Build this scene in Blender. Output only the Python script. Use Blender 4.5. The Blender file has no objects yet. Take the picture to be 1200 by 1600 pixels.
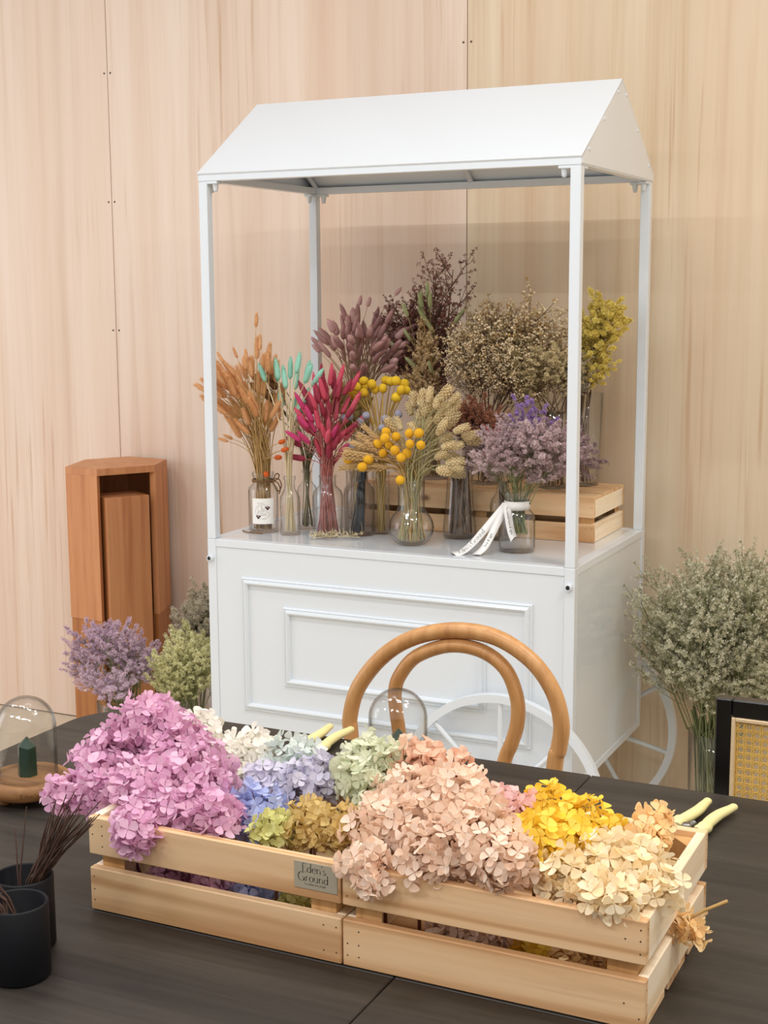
import bpy, bmesh, math, random
from mathutils import Vector, Matrix, Quaternion
V = Vector
PI = math.pi
rnd = random.Random(11)
SC = bpy.context.scene
COL = SC.collection

# ------------------------------------------------------------------ camera
cam_d = bpy.data.cameras.new('camera')
cam = bpy.data.objects.new('camera', cam_d)
COL.objects.link(cam)
cam_d.sensor_fit = 'VERTICAL'
cam_d.sensor_height = 36.0
cam_d.lens = 2202.34 * 36.0 / 1600.0
cam_d.clip_start = 0.05
_R = V((0.9017, 0.4324, -0.0058)).normalized()
_F = V((-0.4279, 0.8903, -0.1560)).normalized()
_U = _R.cross(_F).normalized()
_R = _F.cross(_U).normalized()
m = Matrix(((_R.x, _U.x, -_F.x, 1.0052), (_R.y, _U.y, -_F.y, -3.1261), (_R.z, _U.z, -_F.z, 1.5), (0, 0, 0, 1)))
cam.matrix_world = m
SC.camera = cam

# ------------------------------------------------------------------ light and exposure
SC.view_settings.view_transform = 'Standard'
SC.view_settings.look = 'None'
SC.view_settings.gamma = 1.0
SC.view_settings.use_curve_mapping = False
SC.view_settings.exposure = 0.0
SC.cycles.transparent_max_bounces = 40
SC.cycles.max_bounces = 10
SC.cycles.transmission_bounces = 8
SC.cycles.caustics_reflective = False
SC.cycles.caustics_refractive = False
SC.cycles.sample_clamp_indirect = 6.0

world = bpy.data.worlds.new('world')
SC.world = world
world.use_nodes = True
bg = world.node_tree.nodes['Background']
bg.inputs['Color'].default_value = (1.0, 0.95, 0.89, 1)
bg.inputs['Strength'].default_value = 0.70

def area(name, loc, target, sx, sy, power, color):
    d = bpy.data.lights.new(name, 'AREA')
    d.shape = 'RECTANGLE'; d.size = sx; d.size_y = sy
    d.energy = power; d.color = color
    o = bpy.data.objects.new(name, d)
    COL.objects.link(o)
    o.location = loc
    o.rotation_euler = (V(target) - V(loc)).to_track_quat('-Z', 'Y').to_euler()
    return o
WARM = (1.0, 0.94, 0.85)
NEUT = (0.94, 0.97, 1.0)
COOL = (0.90, 0.90, 1.0)
# rows of ceiling tube lamps, all running along the wall direction
for i, (x, y, p, c) in enumerate([(-2.3, -1.45, 8, NEUT), (-0.85, -1.45, 11, NEUT), (0.40, -1.45, 11, NEUT), (1.75, -1.30, 20, WARM),
                                  (-0.45, -0.75, 4, NEUT), (1.45, -0.70, 11, WARM),
                                  (-1.6, -3.8, 20, NEUT), (-0.2, -3.8, 22, NEUT), (1.2, -3.8, 20, NEUT), (2.6, -3.3, 18, WARM)]):
    area('ceiling_tube', (x, y, 3.2), (x, y, 0), 0.62, 0.06, p, c)
# daylight of a large opening far to the left
area('daylight_opening', (-4.2, -2.2, 1.5), (-1.5, 0.6, 0.8), 1.8, 2.2, 28, COOL)

# ------------------------------------------------------------------ helpers
def lin(c):
    if isinstance(c, str):
        c = tuple(int(c[i:i + 2], 16) for i in (0, 2, 4))
    return tuple((x / 255 / 12.92) if x / 255 <= 0.04045 else ((x / 255 + 0.055) / 1.055) ** 2.4 for x in c[:3]) + (1.0,)

class MB:
    """collects faces, builds one mesh object"""
    def __init__(s):
        s.v = []; s.f = []; s.sm = []
    def add(s, vs, fs, smooth=False):
        b = len(s.v)
        s.v += [tuple(p) for p in vs]
        s.f += [tuple(i + b for i in q) for q in fs]
        s.sm += [smooth] * len(fs)
        return s
    def box(s, x0, x1, y0, y1, z0, z1, c=0.0, mat=None):
        """box with chamfered edges of width c"""
        bm = bmesh.new()
        bmesh.ops.create_cube(bm, size=1)
        for v in bm.verts:
            v.co = V((x0 + (v.co.x + .5) * (x1 - x0), y0 + (v.co.y + .5) * (y1 - y0), z0 + (v.co.z + .5) * (z1 - z0)))
        if c > 0:
            bmesh.ops.bevel(bm, geom=list(bm.edges), offset=c, segments=1, affect='EDGES')
        bm.verts.index_update()
        vs = [v.co.copy() for v in bm.verts]
        if mat is not None: vs = [mat @ p for p in vs]
        fs = [[v.index for v in f.verts] for f in bm.faces]
        bm.free()
        return s.add(vs, fs)
    def tube(s, pts, r, n=6, cap=True, flat=1.0, smooth=True):
        pts = [V(p) for p in pts]
        k = len(pts)
        rs = r if isinstance(r, (list, tuple)) else [r] * k
        t0 = (pts[1] - pts[0]).normalized()
        a = V((0, 0, 1)) if abs(t0.z) < .9 else V((1, 0, 0))
        u = t0.cross(a).normalized()
        vs = []
        for i, p in enumerate(pts):
            t = (pts[min(i + 1, k - 1)] - pts[max(i - 1, 0)])
            t = t.normalized() if t.length > 1e-9 else t0
            u = u - t * u.dot(t)
            u = u.normalized() if u.length > 1e-6 else t.orthogonal().normalized()
            w = t.cross(u)
            for j in range(n):
                q = 2 * PI * j / n
                vs.append(p + (u * math.cos(q) + w * math.sin(q) * flat) * rs[i])
        fs = []
        for i in range(k - 1):
            for j in range(n):
                fs.append((i * n + j, i * n + (j + 1) % n, (i + 1) * n + (j + 1) % n, (i + 1) * n + j))
        s.add(vs, fs, smooth)
        if cap:
            s.add([vs[j] for j in range(n)], [tuple(reversed(range(n)))])
            s.add([vs[(k - 1) * n + j] for j in range(n)], [tuple(range(n))])
        return s
    def lathe(s, prof, n=32, c=(0, 0, 0), smooth=True, close=False):
        """prof: list of (r,z)"""
        vs = []; idx = []
        for (r, z) in prof:
            if r < 1e-6:
                idx.append([len(vs)] * n); vs.append(V((c[0], c[1], c[2] + z)))
            else:
                idx.append(list(range(len(vs), len(vs) + n)))
                for j in range(n):
                    a = 2 * PI * j / n
                    vs.append(V((c[0] + r * math.cos(a), c[1] + r * math.sin(a), c[2] + z)))
        fs = []
        m_ = len(prof)
        for i in range(m_ if close else m_ - 1):
            A = idx[i]; B = idx[(i + 1) % m_]
            for j in range(n):
                q = [A[j], A[(j + 1) % n], B[(j + 1) % n], B[j]]
                q2 = []
                for x in q:
                    if x not in q2: q2.append(x)
                if len(q2) > 2: fs.append(tuple(q2))
        return s.add(vs, fs, smooth)
    def prism(s, poly, z0, z1):
        n = len(poly)
        vs = [V((x, y, z0)) for x, y in poly] + [V((x, y, z1)) for x, y in poly]
        fs = [tuple(reversed(range(n))), tuple(range(n, 2 * n))] + [(i, (i + 1) % n, n + (i + 1) % n, n + i) for i in range(n)]
        return s.add(vs, fs)
    def ball(s, c, rx, ry=None, rz=None, n=12, k=8):
        ry = ry or rx; rz = rz or rx
        vs = [V((c[0], c[1], c[2] - rz))]
        for i in range(1, k):
            a = -PI / 2 + PI * i / k
            for j in range(n):
                b = 2 * PI * j / n
                vs.append(V((c[0] + rx * math.cos(a) * math.cos(b), c[1] + ry * math.cos(a) * math.sin(b), c[2] + rz * math.sin(a))))
        vs.append(V((c[0], c[1], c[2] + rz)))
        fs = [(0, 1 + (j + 1) % n, 1 + j) for j in range(n)]
        for i in range(k - 2):
            for j in range(n):
                fs.append((1 + i * n + j, 1 + i * n + (j + 1) % n, 1 + (i + 1) * n + (j + 1) % n, 1 + (i + 1) * n + j))
        L = len(vs) - 1
        fs += [(1 + (k - 2) * n + j, 1 + (k - 2) * n + (j + 1) % n, L) for j in range(n)]
        return s.add(vs, fs, True)
    def mesh(s, name, mat):
        me = bpy.data.meshes.new(name)
        me.from_pydata([tuple(p) for p in s.v], [], s.f)
        me.polygons.foreach_set('use_smooth', s.sm)
        if mat: me.materials.append(mat)
        me.update()
        return me
    def build(s, name, mat, parent=None, world=True):
        """world=True: vertices are in scene coordinates; shifted to the parent's origin"""
        if world:
            o0 = V(parent_loc(parent)) if parent else None
            if parent is None:
                xs = [p[0] for p in s.v]; ys = [p[1] for p in s.v]; zs = [p[2] for p in s.v]
                o0 = V(((min(xs) + max(xs)) / 2, (min(ys) + max(ys)) / 2, min(zs)))
            s.v = [tuple(V(p) - o0) for p in s.v]
        me = s.mesh(name, mat)
        return link(name, me, parent, o0 if (world and parent is None) else (0, 0, 0))

def parent_loc(p):
    l = V((0, 0, 0))
    while p is not None:
        l += p.location; p = p.parent
    return l
def link(name, data, parent=None, loc=(0, 0, 0)):
    o = bpy.data.objects.new(name, data)
    COL.objects.link(o)
    o.location = loc
    if parent is not None: o.parent = parent
    return o
def thing(name, label, cat, loc=(0, 0, 0), group=None):
    o = link(name, None, None, loc)
    o.empty_display_size = 0.02
    return tag(o, label, cat, group)
def tag(o, label, cat, group=None):
    o['label'] = label; o['category'] = cat
    if group: o['group'] = group
    return o
def struct(o):
    o['kind'] = 'structure'; return o
def stuff(o):
    o['kind'] = 'stuff'; return o

# ------------------------------------------------------------------ materials
def new_mat(name):
    mt = bpy.data.materials.new(name); mt.use_nodes = True
    nt = mt.node_tree
    return mt, nt, nt.nodes['Principled BSDF'], nt.nodes['Material Output']
def N(nt, t, **kw):
    n = nt.nodes.new(t)
    for k, v in kw.items():
        if k in n.inputs: n.inputs[k].default_value = v
        else: setattr(n, k, v)
    return n
def ramp(nt, fac, stops):
    r = nt.nodes.new('ShaderNodeValToRGB')
    e = r.color_ramp.elements
    while len(e) < len(stops): e.new(0.5)
    for x, (p, c) in zip(e, stops):
        x.position = p; x.color = c
    nt.links.new(fac, r.inputs['Fac'])
    return r.outputs['Color']
def mixc(nt, fac, a, b, mode='MIX'):
    n = nt.nodes.new('ShaderNodeMix'); n.data_type = 'RGBA'; n.blend_type = mode
    for s, v in ((n.inputs['Factor'], fac), (n.inputs['A'], a), (n.inputs['B'], b)):
        if hasattr(v, 'is_linked'): nt.links.new(v, s)
        else: s.default_value = v
    return n.outputs['Result']
def plain(name, col, rough=0.5, metal=0.0, spec=0.5, coat=0.0, var=0.0, bump=0.0, bscale=300):
    mt, nt, b, out = new_mat(name)
    c = lin(col)
    tc = N(nt, 'ShaderNodeTexCoord')
    nz = N(nt, 'ShaderNodeTexNoise', Scale=bscale, Detail=3.0)
    nt.links.new(tc.outputs['Object'], nz.inputs['Vector'])
    lo = tuple(x * (1 - var) for x in c[:3]) + (1,); hi = tuple(min(1, x * (1 + var)) for x in c[:3]) + (1,)
    nt.links.new(ramp(nt, nz.outputs['Fac'], [(0.3, lo), (0.7, hi)]), b.inputs['Base Color'])
    b.inputs['Roughness'].default_value = rough; b.inputs['Metallic'].default_value = metal
    b.inputs['Specular IOR Level'].default_value = spec; b.inputs['Coat Weight'].default_value = coat; b.inputs['Coat Roughness'].default_value = 0.02
    if bump:
        bp = N(nt, 'ShaderNodeBump', Strength=bump, Distance=0.002)
        nt.links.new(nz.outputs['Fac'], bp.inputs['Height']); nt.links.new(bp.outputs['Normal'], b.inputs['Normal'])
    return mt
def wood(name, c0, c1, c2, axis='X', scale=40, stretch=0.05, rough=0.5, rings=0.35, tone=0.12, knots=False, spec=0.4, bump=0.12, bigscale=4.0, coat=0.0, streak=False):
    """grain runs along axis; every object gets its own offset and tone"""
    mt, nt, b, out = new_mat(name)
    tc = N(nt, 'ShaderNodeTexCoord'); oi = N(nt, 'ShaderNodeObjectInfo')
    off = N(nt, 'ShaderNodeVectorMath', operation='MULTIPLY'); off.inputs[1].default_value = (17.3, 9.1, 13.7)
    nt.links.new(oi.outputs['Random'], off.inputs[0])
    ad = N(nt, 'ShaderNodeVectorMath', operation='ADD')
    nt.links.new(tc.outputs['Object'], ad.inputs[0]); nt.links.new(off.outputs[0], ad.inputs[1])
    sc = [1, 1, 1]; sc['XYZ'.index(axis)] = stretch
    mp = N(nt, 'ShaderNodeMapping'); mp.inputs['Scale'].default_value = sc
    nt.links.new(ad.outputs[0], mp.inputs['Vector'])
    n1 = N(nt, 'ShaderNodeTexNoise', Scale=scale, Detail=6.0, Roughness=0.62, Distortion=0.4)
    nt.links.new(mp.outputs[0], n1.inputs['Vector'])
    n2 = N(nt, 'ShaderNodeTexNoise', Scale=bigscale, Detail=2.0, Distortion=0.8)
    nt.links.new(mp.outputs[0], n2.inputs['Vector'])
    mu = N(nt, 'ShaderNodeMath', operation='MULTIPLY'); mu.inputs[1].default_value = 26.0
    nt.links.new(n2.outputs['Fac'], mu.inputs[0])
    sn = N(nt, 'ShaderNodeMath', operation='SINE'); nt.links.new(mu.outputs[0], sn.inputs[0])
    mr = N(nt, 'ShaderNodeMapRange'); mr.inputs['From Min'].default_value = -1; nt.links.new(sn.outputs[0], mr.inputs['Value'])
    fine = ramp(nt, n1.outputs['Fac'], [(0.25, lin(c2)), (0.5, lin(c1)), (0.75, lin(c0))])
    ring = ramp(nt, mr.outputs[0], [(0.0, lin(c2)), (0.25, lin(c1)), (1.0, lin(c0))])
    col = mixc(nt, rings, fine, ring)
    hs = N(nt, 'ShaderNodeHueSaturation')
    tr = N(nt, 'ShaderNodeMapRange'); tr.inputs['To Min'].default_value = 1 - tone; tr.inputs['To Max'].default_value = 1 + tone
    nt.links.new(oi.outputs['Random'], tr.inputs['Value']); nt.links.new(tr.outputs[0], hs.inputs['Value'])
    nt.links.new(col, hs.inputs['Color'])
    res = hs.outputs['Color']
    if knots:
        vo = N(nt, 'ShaderNodeTexVoronoi', Scale=7.0)
        mp2 = N(nt, 'ShaderNodeMapping'); s2 = [1.0, 1.0, 1.0]; s2['XYZ'.index(axis)] = 0.55; mp2.inputs['Scale'].default_value = s2
        nt.links.new(ad.outputs[0], mp2.inputs['Vector']); nt.links.new(mp2.outputs[0], vo.inputs['Vector'])
        kf = N(nt, 'ShaderNodeMapRange'); kf.inputs['From Min'].default_value = 0.05; kf.inputs['From Max'].default_value = 0.09
        kf.inputs['To Min'].default_value = 0.85; kf.inputs['To Max'].default_value = 0.0
        nt.links.new(vo.outputs['Distance'], kf.inputs['Value'])
        res = mixc(nt, kf.outputs[0], res, lin('6b4428'))
    if streak:
        mp3 = N(nt, 'ShaderNodeMapping'); mp3.inputs['Scale'].default_value = (1, 1, .02)
        nt.links.new(ad.outputs[0], mp3.inputs['Vector'])
        n3 = N(nt, 'ShaderNodeTexNoise', Scale=75.0, Detail=3.0, Distortion=0.2); nt.links.new(mp3.outputs[0], n3.inputs['Vector'])
        n4 = N(nt, 'ShaderNodeTexNoise', Scale=3.2, Detail=2.0); mp4 = N(nt, 'ShaderNodeMapping'); mp4.inputs['Scale'].default_value = (1, 1, .35)
        nt.links.new(ad.outputs[0], mp4.inputs['Vector']); nt.links.new(mp4.outputs[0], n4.inputs['Vector'])
        f3 = N(nt, 'ShaderNodeMapRange'); f3.inputs['From Min'].default_value = .56; f3.inputs['From Max'].default_value = .72; f3.inputs['To Max'].default_value = .75; nt.links.new(n3.outputs['Fac'], f3.inputs['Value'])
        f4 = N(nt, 'ShaderNodeMapRange'); f4.inputs['From Min'].default_value = .48; f4.inputs['From Max'].default_value = .66; nt.links.new(n4.outputs['Fac'], f4.inputs['Value'])
        mm = N(nt, 'ShaderNodeMath', operation='MULTIPLY'); nt.links.new(f3.outputs[0], mm.inputs[0]); nt.links.new(f4.outputs[0], mm.inputs[1])
        res = mixc(nt, mm.outputs[0], res, lin('b98f68'))
        # broad figure bands, one veneer leaf beside the next
        mp5 = N(nt, 'ShaderNodeMapping'); mp5.inputs['Scale'].default_value = (5.5, 0, .12)
        nt.links.new(ad.outputs[0], mp5.inputs['Vector'])
        n5 = N(nt, 'ShaderNodeTexNoise', Scale=1.0, Detail=1.0); nt.links.new(mp5.outputs[0], n5.inputs['Vector'])
        f5 = N(nt, 'ShaderNodeMapRange'); f5.inputs['From Min'].default_value = .50; f5.inputs['From Max'].default_value = .62; f5.inputs['To Max'].default_value = .24; nt.links.new(n5.outputs['Fac'], f5.inputs['Value'])
        res = mixc(nt, f5.outputs[0], res, lin('d9b596'))
        vo = N(nt, 'ShaderNodeTexVoronoi', Scale=5.0); mp6 = N(nt, 'ShaderNodeMapping'); mp6.inputs['Scale'].default_value = (1, 1, .5)
        nt.links.new(ad.outputs[0], mp6.inputs['Vector']); nt.links.new(mp6.outputs[0], vo.inputs['Vector'])
        kf = N(nt, 'ShaderNodeMapRange'); kf.inputs['From Min'].default_value = 0.012; kf.inputs['From Max'].default_value = 0.03
        kf.inputs['To Min'].default_value = 0.7; kf.inputs['To Max'].default_value = 0.0
        nt.links.new(vo.outputs['Distance'], kf.inputs['Value'])
        res = mixc(nt, kf.outputs[0], res, lin('9a7350'))
    nt.links.new(res, b.inputs['Base Color'])
    b.inputs['Roughness'].default_value = rough; b.inputs['Specular IOR Level'].default_value = spec
    b.inputs['Coat Weight'].default_value = coat; b.inputs['Coat Roughness'].default_value = 0.25
    bp = N(nt, 'ShaderNodeBump', Strength=bump, Distance=0.001)
    nt.links.new(n1.outputs['Fac'], bp.inputs['Height']); nt.links.new(bp.outputs['Normal'], b.inputs['Normal'])
    return mt
def glass(name, tint=(0.992, 0.994, 0.992), edge=(0.20, 0.21, 0.21)):
    """thin clear glass: transmits straight through, darker towards grazing, mirrors by Fresnel"""
    mt, nt, b, out = new_mat(name)
    nt.nodes.remove(b)
    lw = N(nt, 'ShaderNodeLayerWeight', Blend=0.5)
    col = ramp(nt, lw.outputs['Facing'], [(0.0, tint + (1,)), (0.58, tuple(x * .975 for x in tint) + (1,)), (0.82, tuple(.62 * x + .38 * y for x, y in zip(tint, edge)) + (1,)), (1.0, edge + (1,))])
    tr = N(nt, 'ShaderNodeBsdfTransparent'); nt.links.new(col, tr.inputs['Color'])
    gl = N(nt, 'ShaderNodeBsdfGlossy', Roughness=0.015)
    pw = N(nt, 'ShaderNodeMath', operation='POWER'); pw.inputs[1].default_value = 4.0; nt.links.new(lw.outputs['Facing'], pw.inputs[0])
    fr = N(nt, 'ShaderNodeMapRange'); fr.inputs['To Min'].default_value = 0.05; fr.inputs['To Max'].default_value = 0.75
    nt.links.new(pw.outputs[0], fr.inputs['Value'])
    nzt = N(nt, 'ShaderNodeTexNoise', Scale=18.0, Detail=1.0)
    bp = N(nt, 'ShaderNodeBump', Strength=0.12, Distance=0.003)
    nt.links.new(nzt.outputs['Fac'], bp.inputs['Height']); nt.links.new(bp.outputs['Normal'], gl.inputs['Normal'])
    mx = N(nt, 'ShaderNodeMixShader')
    nt.links.new(fr.outputs[0], mx.inputs[0]); nt.links.new(tr.outputs[0], mx.inputs[1]); nt.links.new(gl.outputs[0], mx.inputs[2])
    nt.links.new(mx.outputs[0], out.inputs['Surface'])
    return mt
def petal(name, c0, c1, trans=0.4, per_object=True, rough=0.6):
    """dyed plant matter; the tone differs from piece to piece"""
    mt, nt, b, out = new_mat(name)
    nt.nodes.remove(b)
    gi = N(nt, 'ShaderNodeNewGeometry'); oi = N(nt, 'ShaderNodeObjectInfo')
    ri = gi.outputs['Random Per Island']
    if per_object:
        ad = N(nt, 'ShaderNodeMath', operation='ADD'); nt.links.new(oi.outputs['Random'], ad.inputs[0])
        sc = N(nt, 'ShaderNodeMath', operation='MULTIPLY'); sc.inputs[1].default_value = 0.6; nt.links.new(ri, sc.inputs[0])
        nt.links.new(sc.outputs[0], ad.inputs[1])
        fr = N(nt, 'ShaderNodeMath', operation='FRACT'); nt.links.new(ad.outputs[0], fr.inputs[0])
        ri = fr.outputs[0]
    a, c = lin(c0), lin(c1)
    md = tuple((x + y) / 2 for x, y in zip(a, c))
    col = ramp(nt, ri, [(0.0, a), (0.5, md), (1.0, c)])
    df = N(nt, 'ShaderNodeBsdfDiffuse'); nt.links.new(col, df.inputs['Color'])
    tl = N(nt, 'ShaderNodeBsdfTranslucent'); nt.links.new(col, tl.inputs['Color'])
    mx = N(nt, 'ShaderNodeMixShader', Fac=trans)
    nt.links.new(df.outputs[0], mx.inputs[1]); nt.links.new(tl.outputs[0], mx.inputs[2])
    nt.links.new(mx.outputs[0], out.inputs['Surface'])
    return mt

M = {}
M['ply'] = wood('plywood', 'e9d8c0', 'e1cdb0', 'd0b392', 'Z', 26, 0.03, 0.55, 0.34, 0.03, bump=0.05, bigscale=1.3, streak=True)
M['ply_pink'] = wood('plywood_pinkish', 'ecdacb', 'e5cfbd', 'd2b49b', 'Z', 26, 0.03, 0.55, 0.38, 0.03, bump=0.05, bigscale=1.3, streak=True)
M['white'] = plain('white_gloss_paint', 'dce2e8', 0.14, spec=0.5, coat=0.45, var=0.01)
M['white_metal'] = plain('white_metal_paint', 'dce2e8', 0.28, spec=0.5, var=0.01)
M['pine'] = wood('pine_x', 'eccaa0', 'e2b88a', 'b78352', 'X', 60, 0.05, 0.6, 0.6, 0.05, knots=True, bigscale=9)
M['pine_y_lit'] = wood('pine_y_lit', 'fdeed6', 'f8e4c6', 'e2c49a', 'Y', 60, 0.06, 0.6, 0.45, 0.05, bigscale=9)  # crate end slats: paler pine, the light on the ends put into the colour
M['pine_z'] = wood('pine_z', 'd9b07c', 'c99c64', 'a87a48', 'Z', 60, 0.06, 0.6, 0.4, 0.05, bigscale=9)
M['table'] = wood('black_stained_wood', '423b34', '322d28', '211d1a', 'X', 55, 0.05, 0.48, 0.35, 0.04, bump=0.5, spec=0.4)
M['beech'] = wood('bent_beech', 'd5a26c', 'c48d54', 'a67042', 'Z', 60, 0.08, 0.35, 0.25, 0.03, coat=0.2)
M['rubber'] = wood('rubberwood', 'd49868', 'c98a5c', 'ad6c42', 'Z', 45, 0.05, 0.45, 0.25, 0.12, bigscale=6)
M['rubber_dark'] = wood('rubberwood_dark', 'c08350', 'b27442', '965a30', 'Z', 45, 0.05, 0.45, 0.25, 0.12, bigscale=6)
M['oak'] = wood('oak', 'a87c50', '94683e', '734c2c', 'X', 70, 0.07, 0.5, 0.45, 0.05, bigscale=12)
M['dark_gap'] = plain('dark_joint', '5b4a3a', 0.8)
M['floor'] = plain('beige_vinyl_floor', 'd8ccb6', 0.45, var=0.03, bscale=40)
M['black_cup'] = plain('matt_black_ceramic', '0b0c12', 0.6, spec=0.3, var=0.05)
M['black_paint'] = plain('black_paint', '0d0c0d', 0.3, var=0.05)
M['glass'] = glass('clear_glass')
M['glass_grey'] = glass('grey_tinted_glass', (0.90, 0.89, 0.88), (0.22, 0.21, 0.20))
M['crystal'] = plain('dark_green_crystal', '1f3b2b', 0.35, spec=0.5, coat=0.2, var=0.25, bscale=120)
M['cream_handle'] = plain('cream_plastic', 'efe3a4', 0.38, var=0.02)
M['steel'] = plain('brushed_steel', '9a9a96', 0.3, metal=1.0)
M['cane'] = plain('woven_cane', 'e6bd63', 0.5, var=0.12, bscale=220)
M['bead'] = plain('cane_beading', 'e3c79e', 0.5, var=0.06)
M['ribbon'] = plain('white_satin_ribbon', 'f1efec', 0.4, var=0.02)
M['paper'] = plain('white_paper', 'f0ede8', 0.7)
M['plate'] = plain('champagne_metal_plate', 'b9ae98', 0.45, metal=0.25, var=0.04)
M['ink'] = plain('black_ink', '1c1a1a', 0.6)
M['ink_grey'] = plain('grey_ink', '8d8f8a', 0.7)
M['ink_wine'] = plain('wine_ink', '4d2530', 0.7)
M['hole'] = plain('black_hole', '101010', 0.8)
M['twine'] = plain('jute_twine', '7a5b3a', 0.9, var=0.25, bump=0.5)
M['stick'] = plain('dark_brown_stick', '4b3327', 0.75, var=0.2, bscale=80)
M['nail'] = plain('nail_dark', '54422f', 0.7)
M['burn'] = plain('engraving', '6d4522', 0.8)

# ---- measured positions (metres, cart frame)
BOTTLE = {'b1': (-0.9374, 0.1575, 0.8488), 'b2': (-0.8461, 0.1424, 0.8488), 'b3': (-0.8477, 0.2417, 0.8488), 'b4': (-0.7438, 0.1663, 0.8488), 'b5': (-0.6765, 0.2182, 0.8488), 'b6': (-0.6278, 0.2548, 0.8488), 'ball': (-0.4867, 0.14, 0.8488), 'cone': (-0.4115, 0.2833, 0.8488), 'b9': (-0.2976, 0.3021, 0.8488), 'jar': (-0.2035, 0.1575, 0.8488)}
MINT = [(-0.9186, 0.1522, 1.2825), (-0.8859, 0.1617, 1.2889), (-0.8658, 0.166, 1.2652), (-0.8596, 0.1778, 1.2903), (-0.8313, 0.1616, 1.3069), (-0.8441, 0.1762, 1.2634), (-0.7765, 0.1047, 1.2857), (-0.7735, 0.1396, 1.2755), (-0.8868, 0.1779, 1.2125), (-0.8289, 0.1543, 1.1817), (-0.822, 0.1745, 1.2128)]
CRASP_HI = [(-0.6993, 0.2316, 1.2394), (-0.6716, 0.2529, 1.2609), (-0.6842, 0.2396, 1.2444), (-0.701, 0.2574, 1.2223), (-0.6729, 0.2592, 1.2468), (-0.6373, 0.2256, 1.2532), (-0.634, 0.2378, 1.239), (-0.6151, 0.2416, 1.2409), (-0.6276, 0.2798, 1.2603), (-0.6082, 0.2707, 1.2579), (-0.576, 0.2344, 1.2641), (-0.5734, 0.2726, 1.2534), (-0.5625, 0.2331, 1.241), (-0.5628, 0.2618, 1.2391), (-0.5771, 0.2324, 1.2205), (-0.6579, 0.2249, 1.2324)]
GLOBE = [(-0.7104, 0.2031, 1.1645), (-0.6759, 0.1766, 1.1729), (-0.6365, 0.1768, 1.1776), (-0.6689, 0.2075, 1.1553), (-0.5952, 0.2031, 1.1684), (-0.5934, 0.1798, 1.1486), (-0.5615, 0.2067, 1.1843), (-0.6816, 0.1898, 1.0884)]
CRASP_LO = [(-0.5312, 0.1071, 1.1459), (-0.524, 0.0882, 1.1348), (-0.5145, 0.1176, 1.1324), (-0.5533, 0.1076, 1.1154), (-0.5278, 0.1187, 1.1137), (-0.5428, 0.1157, 1.0953), (-0.4902, 0.092, 1.087), (-0.468, 0.0944, 1.1445), (-0.4433, 0.0866, 1.151), (-0.4659, 0.0858, 1.1228), (-0.4345, 0.0826, 1.1228), (-0.6283, 0.0921, 1.0824), (-0.5756, 0.1041, 1.0818), (-0.5822, 0.0801, 1.066), (-0.4775, 0.1071, 1.0957), (-0.4929, 0.0935, 1.0377), (-0.5047, 0.0924, 1.101)]
PHAL = [(-0.5012, 0.1955, 1.2169), (-0.4728, 0.1685, 1.223), (-0.4454, 0.1553, 1.2328), (-0.4621, 0.1685, 1.1954), (-0.4863, 0.1864, 1.1866), (-0.4029, 0.1346, 1.2418), (-0.4238, 0.208, 1.2067), (-0.3755, 0.1318, 1.2363), (-0.4518, 0.19, 1.2039), (-0.4139, 0.1976, 1.165), (-0.3648, 0.1314, 1.1644), (-0.3694, 0.193, 1.1457), (-0.4562, 0.1593, 1.157), (-0.5291, 0.1763, 1.1579), (-0.5224, 0.1307, 1.1539), (-0.3989, 0.1337, 1.1224), (-0.3842, 0.1445, 1.1203), (-0.4194, 0.2064, 1.0879), (-0.3935, 0.1457, 1.0807), (-0.4413, 0.1905, 1.1284), (-0.4655, 0.2044, 1.1128), (-0.5061, 0.2054, 1.0707), (-0.4057, 0.1576, 1.1785), (-0.4273, 0.1584, 1.181), (-0.4947, 0.172, 1.0465), (-0.478, 0.192, 1.1682), (-0.4116, 0.1386, 1.1539), (-0.4554, 0.1899, 1.1411), (-0.432, 0.1938, 1.1944), (-0.4521, 0.1988, 1.1686)]
WHEAT = [(-0.6486, 0.0922, 1.0964), (-0.6941, 0.1467, 1.055), (-0.6372, 0.0955, 1.1065), (-0.6299, 0.1104, 1.112), (-0.6311, 0.1266, 1.0669), (-0.6215, 0.1451, 1.0921), (-0.5854, 0.1104, 1.1501), (-0.6122, 0.1455, 1.1092), (-0.6182, 0.1227, 1.0479), (-0.6445, 0.1087, 1.0582), (-0.5705, 0.109, 1.0981), (-0.5631, 0.1006, 1.0531), (-0.5492, 0.0947, 1.0758)]
GREEN = [(-0.612, 0.3989, 1.4448), (-0.5921, 0.4314, 1.4686), (-0.5792, 0.4498, 1.4927), (-0.5476, 0.3997, 1.4688), (-0.5654, 0.3929, 1.4689), (-0.5886, 0.4492, 1.4388), (-0.5593, 0.422, 1.4221), (-0.5427, 0.4144, 1.4016), (-0.607, 0.4042, 1.3789), (-0.6479, 0.4256, 1.3481), (-0.4949, 0.4396, 1.4271), (-0.5958, 0.4173, 1.3054), (-0.5489, 0.4153, 1.294)]
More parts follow.
